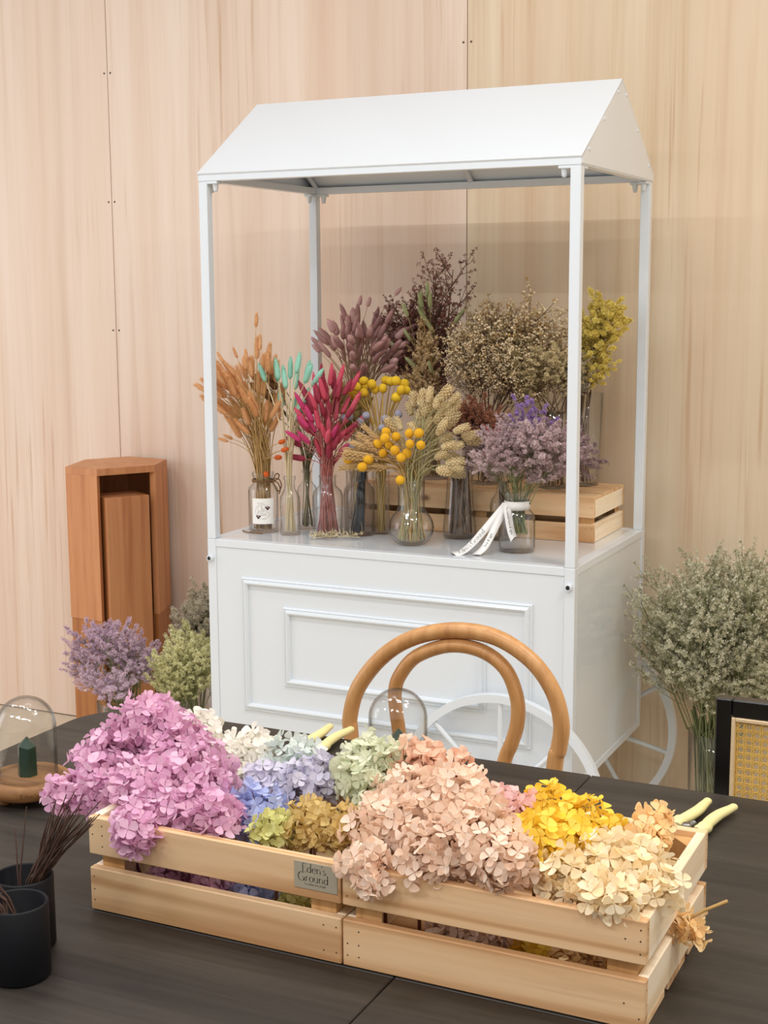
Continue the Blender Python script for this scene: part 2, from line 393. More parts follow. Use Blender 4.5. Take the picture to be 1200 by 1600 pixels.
ENV = {'orange': ((-0.9780, 0.1575, 1.2050), 0.0950, 0.1150), 'red': ((-0.7333, 0.1663, 1.1702), 0.079, 0.1269), 'mauve': ((-0.7555, 0.42, 1.3542), 0.123, 0.0893), 'olive': ((-0.7456, 0.26, 1.162), 0.0539, 0.0693), 'brownbits': ((-0.9641, 0.26, 1.2169), 0.0433, 0.0797), 'jar': ((-0.2000, 0.1575, 1.1162), 0.1451, 0.0717), 'violet': ((-0.1545, 0.1775, 1.2043), 0.0439, 0.0443), 'cone': ((-0.3686, 0.2833, 1.0888), 0.0781, 0.0753), 'rust': ((-0.3846, 0.3221, 1.1689), 0.0562, 0.027), 'gyp': ((-0.3650, 0.45, 1.365), 0.165, 0.140), 'cream': ((-0.225, 0.42, 1.2928), 0.1087, 0.1114), 'yellow': ((-0.0950, 0.45, 1.380), 0.074, 0.122), 'burg': ((-0.6114, 0.5, 1.3351), 0.1035, 0.1702), 'tan': ((-0.5886, 0.44, 1.3202), 0.051, 0.1235), 'lilacR': ((-0.135, 0.36, 1.0742), 0.0591, 0.0631), 'floorlil': ((-1.4505, 0.1, 0.4359), 0.1362, 0.0891), 'flooryel': ((-1.214, 0.12, 0.4292), 0.1132, 0.1055), 'floorbei': ((-1.3417, 0.4, 0.4951), 0.0868, 0.0742), 'caspia': ((0.24, 0.45, 0.6232), 0.2172, 0.1954)}
SINGLE = {'orange': [(-0.9449, 0.1486, 1.4009), (-0.9446, 0.1658, 1.339), (-1.0435, 0.1482, 1.3005), (-1.0695, 0.1574, 1.2369), (-1.0765, 0.1643, 1.2152), (-1.0498, 0.1501, 1.2656), (-1.0477, 0.1621, 1.0897), (-1.0359, 0.1665, 1.0968), (-1.0119, 0.1601, 1.3177), (-0.9838, 0.1633, 1.3094)], 'mauve': [(-0.7427, 0.4121, 1.4726), (-0.7717, 0.4187, 1.4761), (-0.6587, 0.413, 1.5036), (-0.9011, 0.4269, 1.3434), (-0.8784, 0.4159, 1.371)], 'hot': [(-0.7544, 0.1654, 1.2677), (-0.728, 0.1763, 1.2423), (-0.823, 0.1733, 1.1151), (-0.8132, 0.1758, 1.0807)], 'orangered': [(-0.9106, 0.1266, 1.0245), (-0.8804, 0.1273, 1.0691), (-0.8705, 0.1321, 1.1085), (-0.8602, 0.1271, 1.0889)]}
YVASE = (-0.1732, 0.6226, 0.969)
CVASE = (-0.1943, 0.3946, 0.969)
OAT = [(-0.7453, 0.0768, 0.8608), (-0.7176, 0.089, 0.8608), (-0.6913, 0.1112, 0.8608), (-0.6472, 0.0989, 0.8608), (-0.6516, 0.1825, 0.8608)]
RIB = [(-0.3266, 0.0464, 0.8518), (-0.2695, 0.053, 0.8518)]
HEADS = [('violet', -0.0426, -1.66, 0.9379, 0.042), ('violet', -0.0828, -1.68, 0.8949, 0.045), ('violet', 0.0061, -1.66, 0.9057, 0.045), ('violet', -0.1054, -1.74, 0.859, 0.03), ('violet', -0.0621, -1.73, 0.8709, 0.04), ('violet', 0.0071, -1.73, 0.8815, 0.048), ('violet', 0.0655, -1.71, 0.888, 0.045), ('violet', 0.0462, -1.8, 0.8667, 0.03), ('violet', 0.052, -1.826, 0.8516, 0.016), ('violet', 0.1326, -1.765, 0.8805, 0.028), ('white', -0.0185, -1.58, 0.9045, 0.03), ('white', 0.0214, -1.58, 0.8786, 0.034), ('white', 0.0715, -1.58, 0.8902, 0.032), ('white', 0.0706, -1.62, 0.8677, 0.03), ('aqua', 0.1346, -1.58, 0.8904, 0.034), ('aqua', 0.2149, -1.59, 0.8923, 0.018), ('lavender', 0.1853, -1.63, 0.8839, 0.038), ('lavender', 0.1257, -1.64, 0.8722, 0.03), ('blue', 0.1528, -1.71, 0.8644, 0.036), ('lime', 0.2072, -1.765, 0.8729, 0.024), ('ochre', 0.2406, -1.74, 0.8723, 0.03168), ('ochre', 0.2804, -1.735, 0.8771, 0.02816), ('mint', 0.2473, -1.6, 0.9112, 0.034), ('mint', 0.2643, -1.64, 0.8992, 0.034), ('mint', 0.2851, -1.61, 0.9215, 0.026), ('peach', 0.318, -1.6, 0.9173, 0.035), ('peach', 0.3719, -1.62, 0.9153, 0.03), ('blush', 0.3366, -1.74, 0.8855, 0.04), ('blush', 0.3719, -1.72, 0.8919, 0.045), ('blush', 0.4151, -1.7, 0.9073, 0.05), ('blush', 0.4628, -1.76, 0.8992, 0.045), ('blush', 0.4181, -1.78, 0.8879, 0.038), ('blush', 0.5021, -1.785, 0.8937, 0.033), ('blush', 0.3478, -1.8, 0.877, 0.023), ('blush', 0.3633, -1.828, 0.8625, 0.015), ('blush', 0.3323, -1.66, 0.9001, 0.035), ('pink', 0.4546, -1.67, 0.8993, 0.035), ('yellow', 0.5025, -1.64, 0.8965, 0.033), ('yellow', 0.5437, -1.66, 0.8912, 0.035), ('yellow', 0.515, -1.73, 0.8956, 0.036), ('yellow', 0.5415, -1.71, 0.8927, 0.035), ('yellow', 0.5648, -1.63, 0.88, 0.02), ('ivory', 0.6044, -1.73, 0.8837, 0.039), ('ivory', 0.6265999999999999, -1.71, 0.8779, 0.034), ('ivory', 0.5687, -1.77, 0.882, 0.03), ('ivory', 0.6214, -1.795, 0.8829, 0.026), ('ivory', 0.655, -1.75, 0.8794, 0.024), ('apricot', 0.6173, -1.64, 0.886, 0.025), ('apricot', 0.6187, -1.61, 0.8987, 0.018), ('violet', 0.0541, -1.755, 0.784, 0.024), ('violet', 0.1113, -1.75, 0.7818, 0.026), ('blue', 0.1701, -1.75, 0.7821, 0.026), ('lime', 0.2272, -1.75, 0.7817, 0.024), ('blush', 0.4309, -1.765, 0.7893, 0.024), ('blush', 0.4767, -1.765, 0.7866, 0.026), ('yellow', 0.5306, -1.76, 0.7866, 0.024), ('apricot', 0.5807, -1.77, 0.7922, 0.026), ('apricot', 0.678, -1.6842, 0.8093, 0.018), ('violet', 0.0823, -1.762, 0.8737, 0.028), ('violet', 0.0502, -1.765, 0.8778, 0.028)]

# ------------------------------------------------------------------ the setting
WY = 0.7716
fl = MB().box(-6, 4, -7, WY + .03, -0.05, 0.0).build('floor', M['floor']); struct(fl)
wall = MB().box(-5.6, 3.0, WY + .0125, WY + .05, 0, 3.6).build('wall_back', M['dark_gap']); struct(wall)
xs = [-5.52, -4.30, -3.08, -1.858, -0.594, 0.668, 1.89, 2.98]
for a, b in zip(xs, xs[1:]):
    MB().box(a + .0012, b - .0012, WY, WY + .012, 0.004, 3.6, .0008).build('plywood_panel', M['ply_pink' if b < -.4 else 'ply'], wall)
nl = MB()
for x in xs[1:-1]:
    for z in (.15, .50, .94, 1.37, 1.79, 2.2, 2.6):
        for s in (-1, 1):
            nl.lathe([(0, 0), (.0032, 0), (.0032, .001)], 8)
            k = 8 * 2 + 1
            for i in range(len(nl.v) - k, len(nl.v)):
                p = nl.v[i]; nl.v[i] = (x + s * .012 + p[0], WY - .0008 + p[2] * .5, z + p[1])
stuff(nl.build('nail_head', M['nail'], wall))

# ------------------------------------------------------------------ lettering helpers
def text_mb(body, height, center=(0, 0)):
    """flat lettering in the x-y plane, centred"""
    cu = bpy.data.curves.new('lettering', 'FONT'); cu.body = body; cu.size = 1.0; cu.align_x = 'CENTER'; cu.resolution_u = 3
    o = link('lettering', cu)
    bpy.context.view_layer.update()
    me = bpy.data.meshes.new_from_object(o.evaluated_get(bpy.context.evaluated_depsgraph_get()))
    bpy.data.objects.remove(o); bpy.data.curves.remove(cu)
    mb = MB()
    mb.add([(v.co.x * height + center[0], v.co.y * height + center[1], 0) for v in me.vertices], [tuple(p.vertices) for p in me.polygons])
    bpy.data.meshes.remove(me)
    return mb
def stroke(mb, pts, ws, ox=0, oy=0, s=1.0):
    pts = [V((p[0], p[1], 0)) for p in pts]
    vs = []
    for i, p in enumerate(pts):
        t = (pts[min(i + 1, len(pts) - 1)] - pts[max(i - 1, 0)]).normalized()
        n = V((-t.y, t.x, 0)); w = ws[i] if isinstance(ws, list) else ws
        for q in (p + n * w / 2, p - n * w / 2): vs.append((ox + q.x * s, oy + q.y * s, 0))
    mb.add(vs, [(2 * i, 2 * i + 1, 2 * i + 3, 2 * i + 2) for i in range(len(pts) - 1)])
def arc(cx, cy, rx, ry, a0, a1, n=16, thin=.03, thick=.10):
    P = []; W = []
    for i in range(n + 1):
        a = math.radians(a0 + (a1 - a0) * i / n)
        P.append((cx + rx * math.cos(a), cy + ry * math.sin(a))); W.append(thin + (thick - thin) * abs(math.cos(a)) ** 1.5)
    return P, W
def logo_glyph(ch):
    T, K = .028, .085
    d = {
     'E': [([(.1, 0), (.1, 1)], K), ([(.1, .985), (.5, .985)], T), ([(.1, .52), (.42, .52)], T), ([(.1, .015), (.52, .015)], T), ([(.5, .985), (.5, .86)], T), ([(.52, .015), (.52, .14)], T)],
     'd': [arc(.26, .28, .21, .28, 0, 360, 24), ([(.47, 0), (.47, 1.02)], K)],
     'e': [arc(.25, .28, .21, .28, 8, 325, 22), ([(.06, .31), (.46, .31)], T)],
     'n': [([(.08, 0), (.08, .57)], K), arc(.27, .30, .18, .26, 180, 0, 14, .026, .05), ([(.45, 0), (.45, .32)], K)],
     "'": [([(.08, 1.0), (.04, .78)], .06)],
     's': [arc(.18, .42, .13, .14, 30, 270, 12, .03, .06), arc(.18, .14, .15, .14, 90, -150, 12, .03, .09)],
     'G': [arc(.44, .5, .38, .5, 48, 345, 26), ([(.46, .42), (.82, .42)], T), ([(.78, .0), (.78, .42)], K), arc(.36, .5, .30, .36, 60, 150, 10, .02, .04)],
     'r': [([(.08, 0), (.08, .57)], K), arc(.24, .36, .16, .20, 180, 50, 10, .026, .05)],
     'o': [arc(.26, .28, .22, .28, 0, 360, 24)],
     'u': [([(.08, .57), (.08, .25)], K), arc(.27, .26, .19, .25, 180, 360, 14, .026, .05), ([(.46, 0), (.46, .57)], K)],
    }
    adv = {'E': .60, 'd': .62, 'e': .54, 'n': .60, "'": .16, 's': .40, 'G': .94, 'r': .44, 'o': .56, 'u': .60, ' ': .3}
    return d.get(ch, []), adv.get(ch, .5)
def logo_line(mb, s, size, cx, cy):
    w = sum(logo_glyph(c)[1] for c in s) * size
    x = cx - w / 2
    for c in s:
        st, ad = logo_glyph(c)
        for P, W in st: stroke(mb, P, W, x, cy, size)
        x += ad * size
def remap(mb, fn):
    mb.v = [tuple(fn(V(p))) for p in mb.v]; return mb

# ------------------------------------------------------------------ flower cart
W_, D_, ZB, ZC, ZE, ZR = 1.0197, 0.6134, 0.2893, 0.8488, 1.7783, 2.0003
cart = thing('flower_cart', 'white house-roofed metal flower cart with panelled front standing against the plywood wall', 'flower cart', (-W_ / 2, D_ / 2, 0))
w, wm = M['white'], M['white_metal']
P_ = .026
def part(mb, name, mat, parent=cart): return mb.build(name, mat, parent)
# lower body: frame members and panels
for x0 in (-W_, -P_):
    for y0 in (0, D_ - P_):
        part(MB().box(x0, x0 + P_, y0, y0 + P_, ZB, ZC - .001, .0015), 'frame_post', wm)
for y0 in (0, D_ - P_):
    for z0 in (ZC - .021, ZB):
        part(MB().box(-W_ + P_, -P_, y0, y0 + P_, z0, z0 + .021, .0015), 'frame_rail', wm)
for x0 in (-W_, -P_):
    for z0 in (ZC - .021, ZB):
        part(MB().box(x0, x0 + P_, P_, D_ - P_, z0, z0 + .021, .0015), 'frame_rail', wm)
fp = part(MB().box(-W_ + P_, -P_, .0025, .014, ZB + .021, ZC - .021, .001), 'front_panel', w)
part(MB().box(-W_ + P_, -P_, D_ - .014, D_ - .0025, ZB + .021, ZC - .021, .001), 'back_panel', w)
for x0 in (-W_ + .0025, -.014):
    part(MB().box(x0, x0 + .0115, P_, D_ - P_, ZB + .021, ZC - .021, .001), 'side_panel', w)
part(MB().box(-W_ + P_, -P_, P_, D_ - P_, ZB + .004, ZB + .016), 'bottom_panel', w)
part(MB().box(-W_ + P_ + .001, -P_ - .001, P_ + .001, D_ - P_ - .001, ZC - .018, ZC - .0005, .001), 'counter_top', w)
# raised mouldings: four mitred strips per frame
PROF = [(0, 0), (0, .004), (.003, .0065), (.006, .0045), (.009, .0095), (.0135, .0115), (.018, .0085), (.020, .003), (.020, 0)]
def moulding(x0, x1, z0, z1):
    cs = [(x0, z0), (x1, z0), (x1, z1), (x0, z1)]
    ins = [(1, 1), (-1, 1), (-1, -1), (1, -1)]
    for i in range(4):
        j = (i + 1) % 4
        vs = []
        for k in (i, j):
            for u, h in PROF:
                vs.append((cs[k][0] + ins[k][0] * u, .0025 - h, cs[k][1] + ins[k][1] * u))
        n = len(PROF)
        part(MB().add(vs, [(q, q + 1, n + q + 1, n + q) for q in range(n - 1)], False), 'moulding_strip', w)
moulding(-.915, -.104, .391, .752)
moulding(-.790, -.223, .470, .682)
# levelling knobs with black bores on the corner posts
for x, z in ((-1.008, .797), (-.013, .803)):
    k = MB().lathe([(.0085, 0), (.0085, .011), (.006, .0125), (.006, .004), (0, .004)], 16)
    remap(k, lambda p: V((x + p.x, -.0003 - p.z, z + p.y)))
    kk = part(k, 'screw_sleeve', wm)
    h = MB().lathe([(.0045, .0122), (0, .0122)], 12); remap(h, lambda p: V((x + p.x, -.0008 - p.z, z + p.y)))
    h.build('bore', M['hole'], kk)
# posts with flanges and capped bolts
for sx, x in ((1, -W_ + P_ / 2), (-1, -P_ / 2)):
    for sy, y in ((1, P_ / 2), (-1, D_ - P_ / 2)):
        part(MB().box(x - .0125, x + .0125, y - .0125, y + .0125, ZC - .0005, ZE - .004, .0012), 'canopy_post', wm)
        part(MB().box(x - (.012 if sx > 0 else .042), x + (.042 if sx > 0 else .012), y - .012, y + .012, ZE - .010, ZE - .003, .001), 'flange', wm)
        part(MB().box(x - .012, x + .012, y - (.012 if sy > 0 else .042), y + (.042 if sy > 0 else .012), ZE - .0095, ZE - .0035, .001), 'flange', wm)
        for bx, by in ((x + sx * .031, y), (x, y + sy * .031)):
            part(MB().lathe([(0, -.030), (.004, -.029), (.0062, -.025), (.0075, -.012), (.0085, -.010), (.0085, -.0095)], 10, (bx, by, ZE)), 'bolt_cap', wm)
# canopy beams, rafters, roof sheets, gables
for y0 in (0, D_ - .024):
    part(MB().box(-W_, 0, y0, y0 + .024, ZE - .003, ZE + .016, .001), 'eave_beam', wm)
for x0 in (-W_, -.024):
    part(MB().box(x0, x0 + .024, .024, D_ - .024, ZE - .003, ZE + .016, .001), 'eave_beam', wm)
ze2, hy = ZE + .0165, D_ / 2
def roof(y0, y1, name):
    d = V((0, y1 - y0, ZR - ze2)); n = V((0, -(ZR - ze2), (y1 - y0))).normalized()
    if n.z < 0: n = -n
    a = V((-W_ - .002, y0, ze2)); b = a + d
    vs = [a, b, b + V((W_ + .004, 0, 0)), a + V((W_ + .004, 0, 0))]
    vs += [p - n * .0035 for p in vs]
    part(MB().add(vs, [(0, 1, 2, 3), (7, 6, 5, 4), (0, 4, 5, 1), (1, 5, 6, 2), (2, 6, 7, 3), (3, 7, 4, 0)]), name, w)
roof(-.003, hy, 'roof_sheet'); roof(D_ + .003, hy, 'roof_sheet')
for xg, sg in ((.0, 1), (-W_, -1)):
    vs = [(xg, .003, ZE + .001), (xg, D_ - .003, ZE + .001), (xg, D_ - .003, ze2 + .001), (xg, hy, ZR - .006), (xg, .003, ze2 + .001)]
    vs += [(x + sg * .002, y, z) for x, y, z in vs]
    g = part(MB().add(vs, [(0, 1, 2, 3, 4), (9, 8, 7, 6, 5)] + [(i, (i + 1) % 5, 5 + (i + 1) % 5, 5 + i) for i in range(5)]), 'gable_panel', w)
    for t in (.12, .5, .86):
        for y0 in (0, D_):
            yy = y0 + (hy - y0) * t + (.014 if y0 == 0 else -.014) * (1 - t * .4); zz = ze2 + (ZR - ze2) * t - .006
            s_ = MB().lathe([(.0045, 0), (.0042, .002), (0, .003)], 10)
            remap(s_, lambda p: V((xg + sg * (.002 + p.z), yy + p.x, zz + p.y)))
            s_.build('screw_head', wm, g)
for xr in (-W_ + .02, -.02, -W_ / 2):
    for y0 in (.012, D_ - .012):
        part(MB().tube([(xr, y0, ze2 - .004), (xr, hy, ZR - .016)], .009, 4), 'rafter', wm)
# wheels on the right end, legs on the left end
def wheel(cy, ph):
    cx, r = -.1712, .2656
    rim = MB().lathe([(r, -.010), (r, .010), (r - .020, .010), (r - .020, -.010)], 72, close=True, smooth=False)
    remap(rim, lambda p: V((cx + p.x, cy + p.z, r + p.y)))
    ro = part(rim, 'wheel', wm)
    for k in range(8):
        a = math.radians(ph + 45 * k)
        p0 = V((cx + .02 * math.cos(a), cy, r + .02 * math.sin(a))); p1 = V((cx + (r - .012) * math.cos(a), cy, r + (r - .012) * math.sin(a)))
        MB().tube([p0, p1], .0068, 8).build('spoke', wm, ro)
    hb = MB().lathe([(0, -.02), (.022, -.02), (.03, -.012), (.03, .012), (.022, .02), (0, .02)], 20)
    remap(hb, lambda p: V((cx + p.x, cy + p.z, r + p.y))); hb.build('hub', wm, ro)
wheel(-.034, 90); wheel(D_ + .034, 32)
part(MB().tube([(-.1712, -.03, .2656), (-.1712, D_ + .03, .2656)], .012, 10), 'axle', wm)
for y0 in (.0, D_ - P_):
    part(MB().box(-W_, -W_ + P_, y0, y0 + P_, 0, ZB, .001), 'leg', wm)

# ------------------------------------------------------------------ wooden crates
def crate(label, x, y, z, group, flip=False, L=.345, D=.2708, H=.12, plate=False):
    t = thing('wooden_crate', label, 'crate', (x + L / 2, y + D / 2, z), group)
    th = .0115
    def bx(name, mat, x0, x1, y0, y1, z0, z1, c=.0012):
        if flip: z0, z1 = H - z1, H - z0
        return MB().box(x + x0, x + x1, y + y0, y + y1, z + z0, z + z1, c).build(name, mat, t)
    z1a, z2a = .0555, .0725
    slats = []
    for z0, zt in ((0.001, z1a), (z2a, H)):
        slats.append(bx('front_slat', M['pine'], 0, L, 0, th, z0, zt))
        bx('back_slat', M['pine'], 0, L, D - th, D, z0, zt)
        for x0 in (0.0002, L - th - .0002):
            bx('end_slat', M['pine_y_lit'], x0, x0 + th, th, D - th, max(z0, .0095), zt)
    for px, sx in ((th, 1), (L - th, -1)):
        for py, sy in ((th, 1), (D - th, -1)):
            tri = [(x + px, y + py), (x + px + sx * .032, y + py), (x + px, y + py + sy * .032)]
            if sx * sy < 0: tri.reverse()
            za, zb = .0095, H - .008
            if flip: za, zb = H - zb, H - za
            MB().prism(tri, z + za, z + zb).build('corner_post', M['pine_z'], t)
    for y0, y1 in ((th, .083), (.098, .173), (.188, D - th)):
        bx('bottom_slat', M['pine'], .0005, L - .0005, y0, y1, 0, .0095, .0008)
    nl = MB()
    for zz in (.014, .028, .044, .084, .098, .110):
        for xx in (.006, .020, L - .006, L - .022):
            if rnd.random() < .62:
                z_ = H - zz if flip else zz
                k0 = len(nl.v)
                nl.lathe([(.0011, 0), (0, .0003)], 7)
                for i in range(k0, len(nl.v)):
                    p = nl.v[i]; nl.v[i] = (x + xx + rnd.uniform(0, .0001) + p[0], y - .0001 - p[2], z + z_ + p[1])
        for yy in (.006, D - .006):
            if flip is False or rnd.random() < .5:
                z_ = H - zz if flip else zz
                k0 = len(nl.v); nl.lathe([(.001, 0), (0, .0003)], 7)
                for i in range(k0, len(nl.v)):
                    p = nl.v[i]; nl.v[i] = (x + L + .0001 + p[2], y + yy + p[0], z + z_ + p[1])
    stuff(nl.build('nail_head', M['nail'], t))
    if plate:
        pl = MB().box(x + .2868, x + .3418, y - .0012, y + .0, z + .0835, z + .1155, .0003).build('name_plate', M['plate'], t)
        pl['label'] = 'champagne metal name plate with black serif lettering'
        lt = MB(); logo_line(lt, "Eden's", .0105, 0, .0035); logo_line(lt, 'Ground', .0105, -.001, -.0072)
        sm = text_mb('To radiate love & light', .0031, (.001, -.0112)); lt.add(sm.v, sm.f)
        remap(lt, lambda p: V((x + .3125 + p.x, y - .00135, z + .1000 + p.y)))
        lt.build('lettering', M['ink'], pl)
    return t
TZ = .75
crate('pine slat crate with metal name plate, heaped with violet and white hydrangeas', -.0290, -1.8100, TZ, 'flower crates on the black table', plate=True)
crate('pine slat crate without plate, heaped with blush and yellow hydrangeas', .3180, -1.8095, TZ, 'flower crates on the black table')
crate('upside-down pine crate with open right end beside the rear cart post', -.4055, .3400, ZC, 'riser crates on the cart', flip=True)
crate('upside-down pine crate half hidden behind the round-bellied vase', -.7530, .3400, ZC, 'riser crates on the cart', flip=True)

# ------------------------------------------------------------------ black table
table = thing('work_table', 'black-stained wooden table with rounded corner in the foreground', 'table', (.4, -1.75, 0))
x0, x1, xm, y0, ym, y1, R_c = -.540, 1.32, .3815, -2.42, -1.8112, -1.0885, .115
cor = [(x0 + R_c - R_c * math.cos(a), y1 - R_c + R_c * math.sin(a)) for a in [PI / 2 * i / 12 for i in range(13)]]
def slab(poly, nm='tabletop_panel'):
    if sum(poly[i][0] * poly[(i + 1) % len(poly)][1] - poly[(i + 1) % len(poly)][0] * poly[i][1] for i in range(len(poly))) < 0: poly = poly[::-1]
    n = len(poly); c = .0012
    cx = sum(p[0] for p in poly) / n; cy = sum(p[1] for p in poly) / n
    top = []
    for p in poly:
        d = V((cx - p[0], cy - p[1])); d.normalize(); top.append((p[0] + d.x * c * 1.3, p[1] + d.y * c * 1.3))
    vs = [(x, y, TZ - .032) for x, y in poly] + [(x, y, TZ - c) for x, y in poly] + [(x, y, TZ) for x, y in top]
    fs = [tuple(reversed(range(n))), tuple(range(2 * n, 3 * n))]
    for k in (0, 1): fs += [(k * n + i, k * n + (i + 1) % n, (k + 1) * n + (i + 1) % n, (k + 1) * n + i) for i in range(n)]
    return MB().add(vs, fs).build(nm, M['table'], table)
slab([(x0, ym + .0003)] + cor + [(xm - .0008, y1), (xm - .0008, ym + .0003)])
slab([(x0, ym - .0003), (x0, y0), (xm - .0008, y0), (xm - .0008, ym - .0003)])
slab([(xm + .0008, ym + .0003), (xm + .0008, y1), (x1, y1), (x1, ym + .0003)])
slab([(xm + .0008, ym - .0003), (xm + .0008, y0), (x1, y0), (x1, ym - .0003)])
MB().box(x0 + .06, x1 - .06, y0 + .06, y1 - .08, TZ - .075, TZ - .0325, .002).build('apron', M['table'], table)
for lx in (x0 + .12, x1 - .12):
    for ly in (y0 + .12, y1 - .14):
        MB().box(lx - .03, lx + .03, ly - .03, ly + .03, 0, TZ - .0755, .002).build('leg', M['table'], table)

# ------------------------------------------------------------------ hexagonal wooden stand
HEX = [(-1.8278, .4358), (-1.8934, .6203), (-1.8115, .7527), (-1.6466, .7358), (-1.5920, .5892), (-1.6985, .4261)]
hc = V((sum(p[0] for p in HEX) / 6, sum(p[1] for p in HEX) / 6))
stand = thing('hexagonal_stand', 'tall hexagonal reddish wooden stand with an open front, against the wall', 'stand', (hc.x, hc.y, 0))
def side(i, j, z0, z1, inset, t, mat, nm):
    P, Q = V(HEX[i]), V(HEX[j])
    def sh(p, k): return p + (hc - p).normalized() * k
    P1, Q1 = sh(P, inset), sh(Q, inset); P2, Q2 = sh(P, inset + t), sh(Q, inset + t)
    poly = [(p.x, p.y) for p in (P1, Q1, Q2, P2)]
    if (Q1.x - P1.x) * (Q2.y - P1.y) - (Q1.y - P1.y) * (Q2.x - P1.x) < 0: poly.reverse()
    MB().prism(poly, z0, z1).build(nm, mat, stand)
for i, j in ((5, 0), (0, 1), (1, 2), (2, 3), (3, 4)):
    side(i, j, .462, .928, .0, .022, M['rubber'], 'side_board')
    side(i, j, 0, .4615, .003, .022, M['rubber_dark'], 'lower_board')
MB().prism(HEX[::-1], .9282, .950).build('top_board', M['rubber'], stand)
nf = V((HEX[4][1] - HEX[5][1], -(HEX[4][0] - HEX[5][0]), 0)).normalized()      # outward normal of the open face
tf = V((HEX[4][0] - HEX[5][0], HEX[4][1] - HEX[5][1], 0)).normalized()
mid = V(((HEX[4][0] + HEX[5][0]) / 2, (HEX[4][1] + HEX[5][1]) / 2, 0))
ins = thing('nested_stand', 'narrow reddish wooden box stand nested inside the open hexagonal stand', 'stand', mid - nf * .08)
def ibox(a0, a1, d0, d1, z0, z1, nm, mat):
    q = MB().box(a0, a1, d0, d1, z0, z1, .0015)
    remap(q, lambda p: mid + tf * p.x - nf * p.y + V((0, 0, p.z))).build(nm, mat, ins)
ibox(-.074, .070, -.012, .006, 0, .857, 'front_board', M['rubber'])
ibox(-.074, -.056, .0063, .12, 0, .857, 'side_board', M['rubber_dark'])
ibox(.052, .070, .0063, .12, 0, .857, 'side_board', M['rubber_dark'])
ibox(-.0555, .0515, .0063, .12, .839, .856, 'top_board', M['rubber'])

# ------------------------------------------------------------------ chairs
def crv(pts, n=6):
    """Catmull-Rom through points"""
    pts = [V(p) for p in pts]; o = []
    for i in range(len(pts) - 1):
        a = pts[max(i - 1, 0)]; b = pts[i]; c = pts[i + 1]; d = pts[min(i + 2, len(pts) - 1)]
        for k in range(n):
            t = k / n
            o.append(.5 * ((2 * b) + (c - a) * t + (2 * a - 5 * b + 4 * c - d) * t * t + (3 * b - a - 3 * c + d) * t ** 3))
    o.append(pts[-1]); return o
HOOP = [(-.060, -1.0, .30), (-.072, -1.0, .50), (-0.083, -1.0, 0.7161), (-0.0851, -1.0, 0.7591), (-0.0669, -1.0, 0.8169), (-0.0183, -1.0, 0.8773), (0.0423, -1.0, 0.9164), (0.1153, -1.0, 0.9349), (0.1875, -1.0, 0.9302), (0.2494, -1.0, 0.8978), (0.2875, -1.0, 0.8504), (0.3025, -1.0, 0.7982), (0.2987, -1.0, 0.7542), (0.2915, -1.0, 0.717), (.278, -1.0, .50), (.266, -1.0, .30)]
HOOPI = [(.045, -1.02, .47), (.028, -1.01, .62), (0.0097, -1.0, 0.7438), (0.005, -1.0, 0.7752), (0.0022, -1.0, 0.8148), (0.0126, -1.0, 0.8467), (0.044, -1.0, 0.8828), (0.1031, -1.0, 0.9075), (0.1608, -1.0, 0.9050), (0.2041, -1.0, 0.8786), (0.2248, -1.0, 0.833), (0.2263, -1.0, 0.7894), (0.2154, -1.0, 0.7493), (0.2043, -1.0, 0.72), (.185, -1.01, .62), (.165, -1.02, .47)]
ch = thing('bentwood_chair', 'bentwood chair with double-hoop backrest between the table and the white cart', 'chair', (.105, -1.19, 0))
MB().tube(crv(HOOP), .0138, 14).build('back_hoop', M['beech'], ch)
MB().tube(crv(HOOPI), .0122, 14).build('inner_hoop', M['beech'], ch)
MB().lathe([(0, .452), (.19, .452), (.2, .456), (.2, .470), (.19, .476), (.05, .470), (0, .470)], 40, (.105, -1.19, 0)).build('seat', M['beech'], ch)
MB().lathe([(.178, .40), (.190, .40), (.190, .4515), (.178, .4515)], 40, (.105, -1.19, 0), close=True).build('seat_ring', M['beech'], ch)
for lx, ly in ((-.03, -1.32), (.24, -1.32)):
    MB().tube([(lx, ly, .452), (lx + (lx - .105) * .12, ly - .02, 0)], [.016, .011], 10).build('leg', M['beech'], ch)
for a, b in (((-.060, -1.0, .30), (-.068, -.965, 0)), ((.266, -1.0, .30), (.274, -.965, 0))):
    MB().tube([a, b], [.0138, .011], 10).build('leg', M['beech'], ch)

c2 = thing('cane_chair', 'black-framed chair with woven cane back at the right edge', 'chair', (.78, -1.25, 0))
bk = M['black_paint']; yb = -1.02
for xa in (.5565, 1.000):
    MB().box(xa, xa + .0245, yb, yb + .024, .02, .8775, .002).build('back_stile', bk, c2)
MB().box(.5815, .9995, yb, yb + .024, .8500, .8775, .002).build('back_rail', bk, c2)
MB().box(.5815, .9995, yb, yb + .024, .5, .525, .002).build('back_rail', bk, c2)
for q in ((.5815, .5875, .525, .8498), (.9935, .9995, .525, .8498)):
    MB().box(q[0], q[1], yb - .002, yb + .006, q[2], q[3], .001).build('cane_beading', M['bead'], c2)
for q in ((.5877, .9933, .8438, .8498), (.5877, .9933, .525, .531)):
    MB().box(q[0], q[1], yb - .002, yb + .006, q[2], q[3], .001).build('cane_beading', M['bead'], c2)
cn = MB()
def strand(a, b, w, y):
    a, b = V((a[0], y, a[1])), V((b[0], y, b[1])); d = (b - a).normalized(); n = V((-d.z, 0, d.x)) * w / 2; t = V((0, .0005, 0))
    vs = [a + n - t, a - n - t, b - n - t, b + n - t, a + n + t, a - n + t, b - n + t, b + n + t]
    cn.add(vs, [(0, 1, 2, 3), (7, 6, 5, 4), (0, 4, 5, 1), (1, 5, 6, 2), (2, 6, 7, 3), (3, 7, 4, 0)])
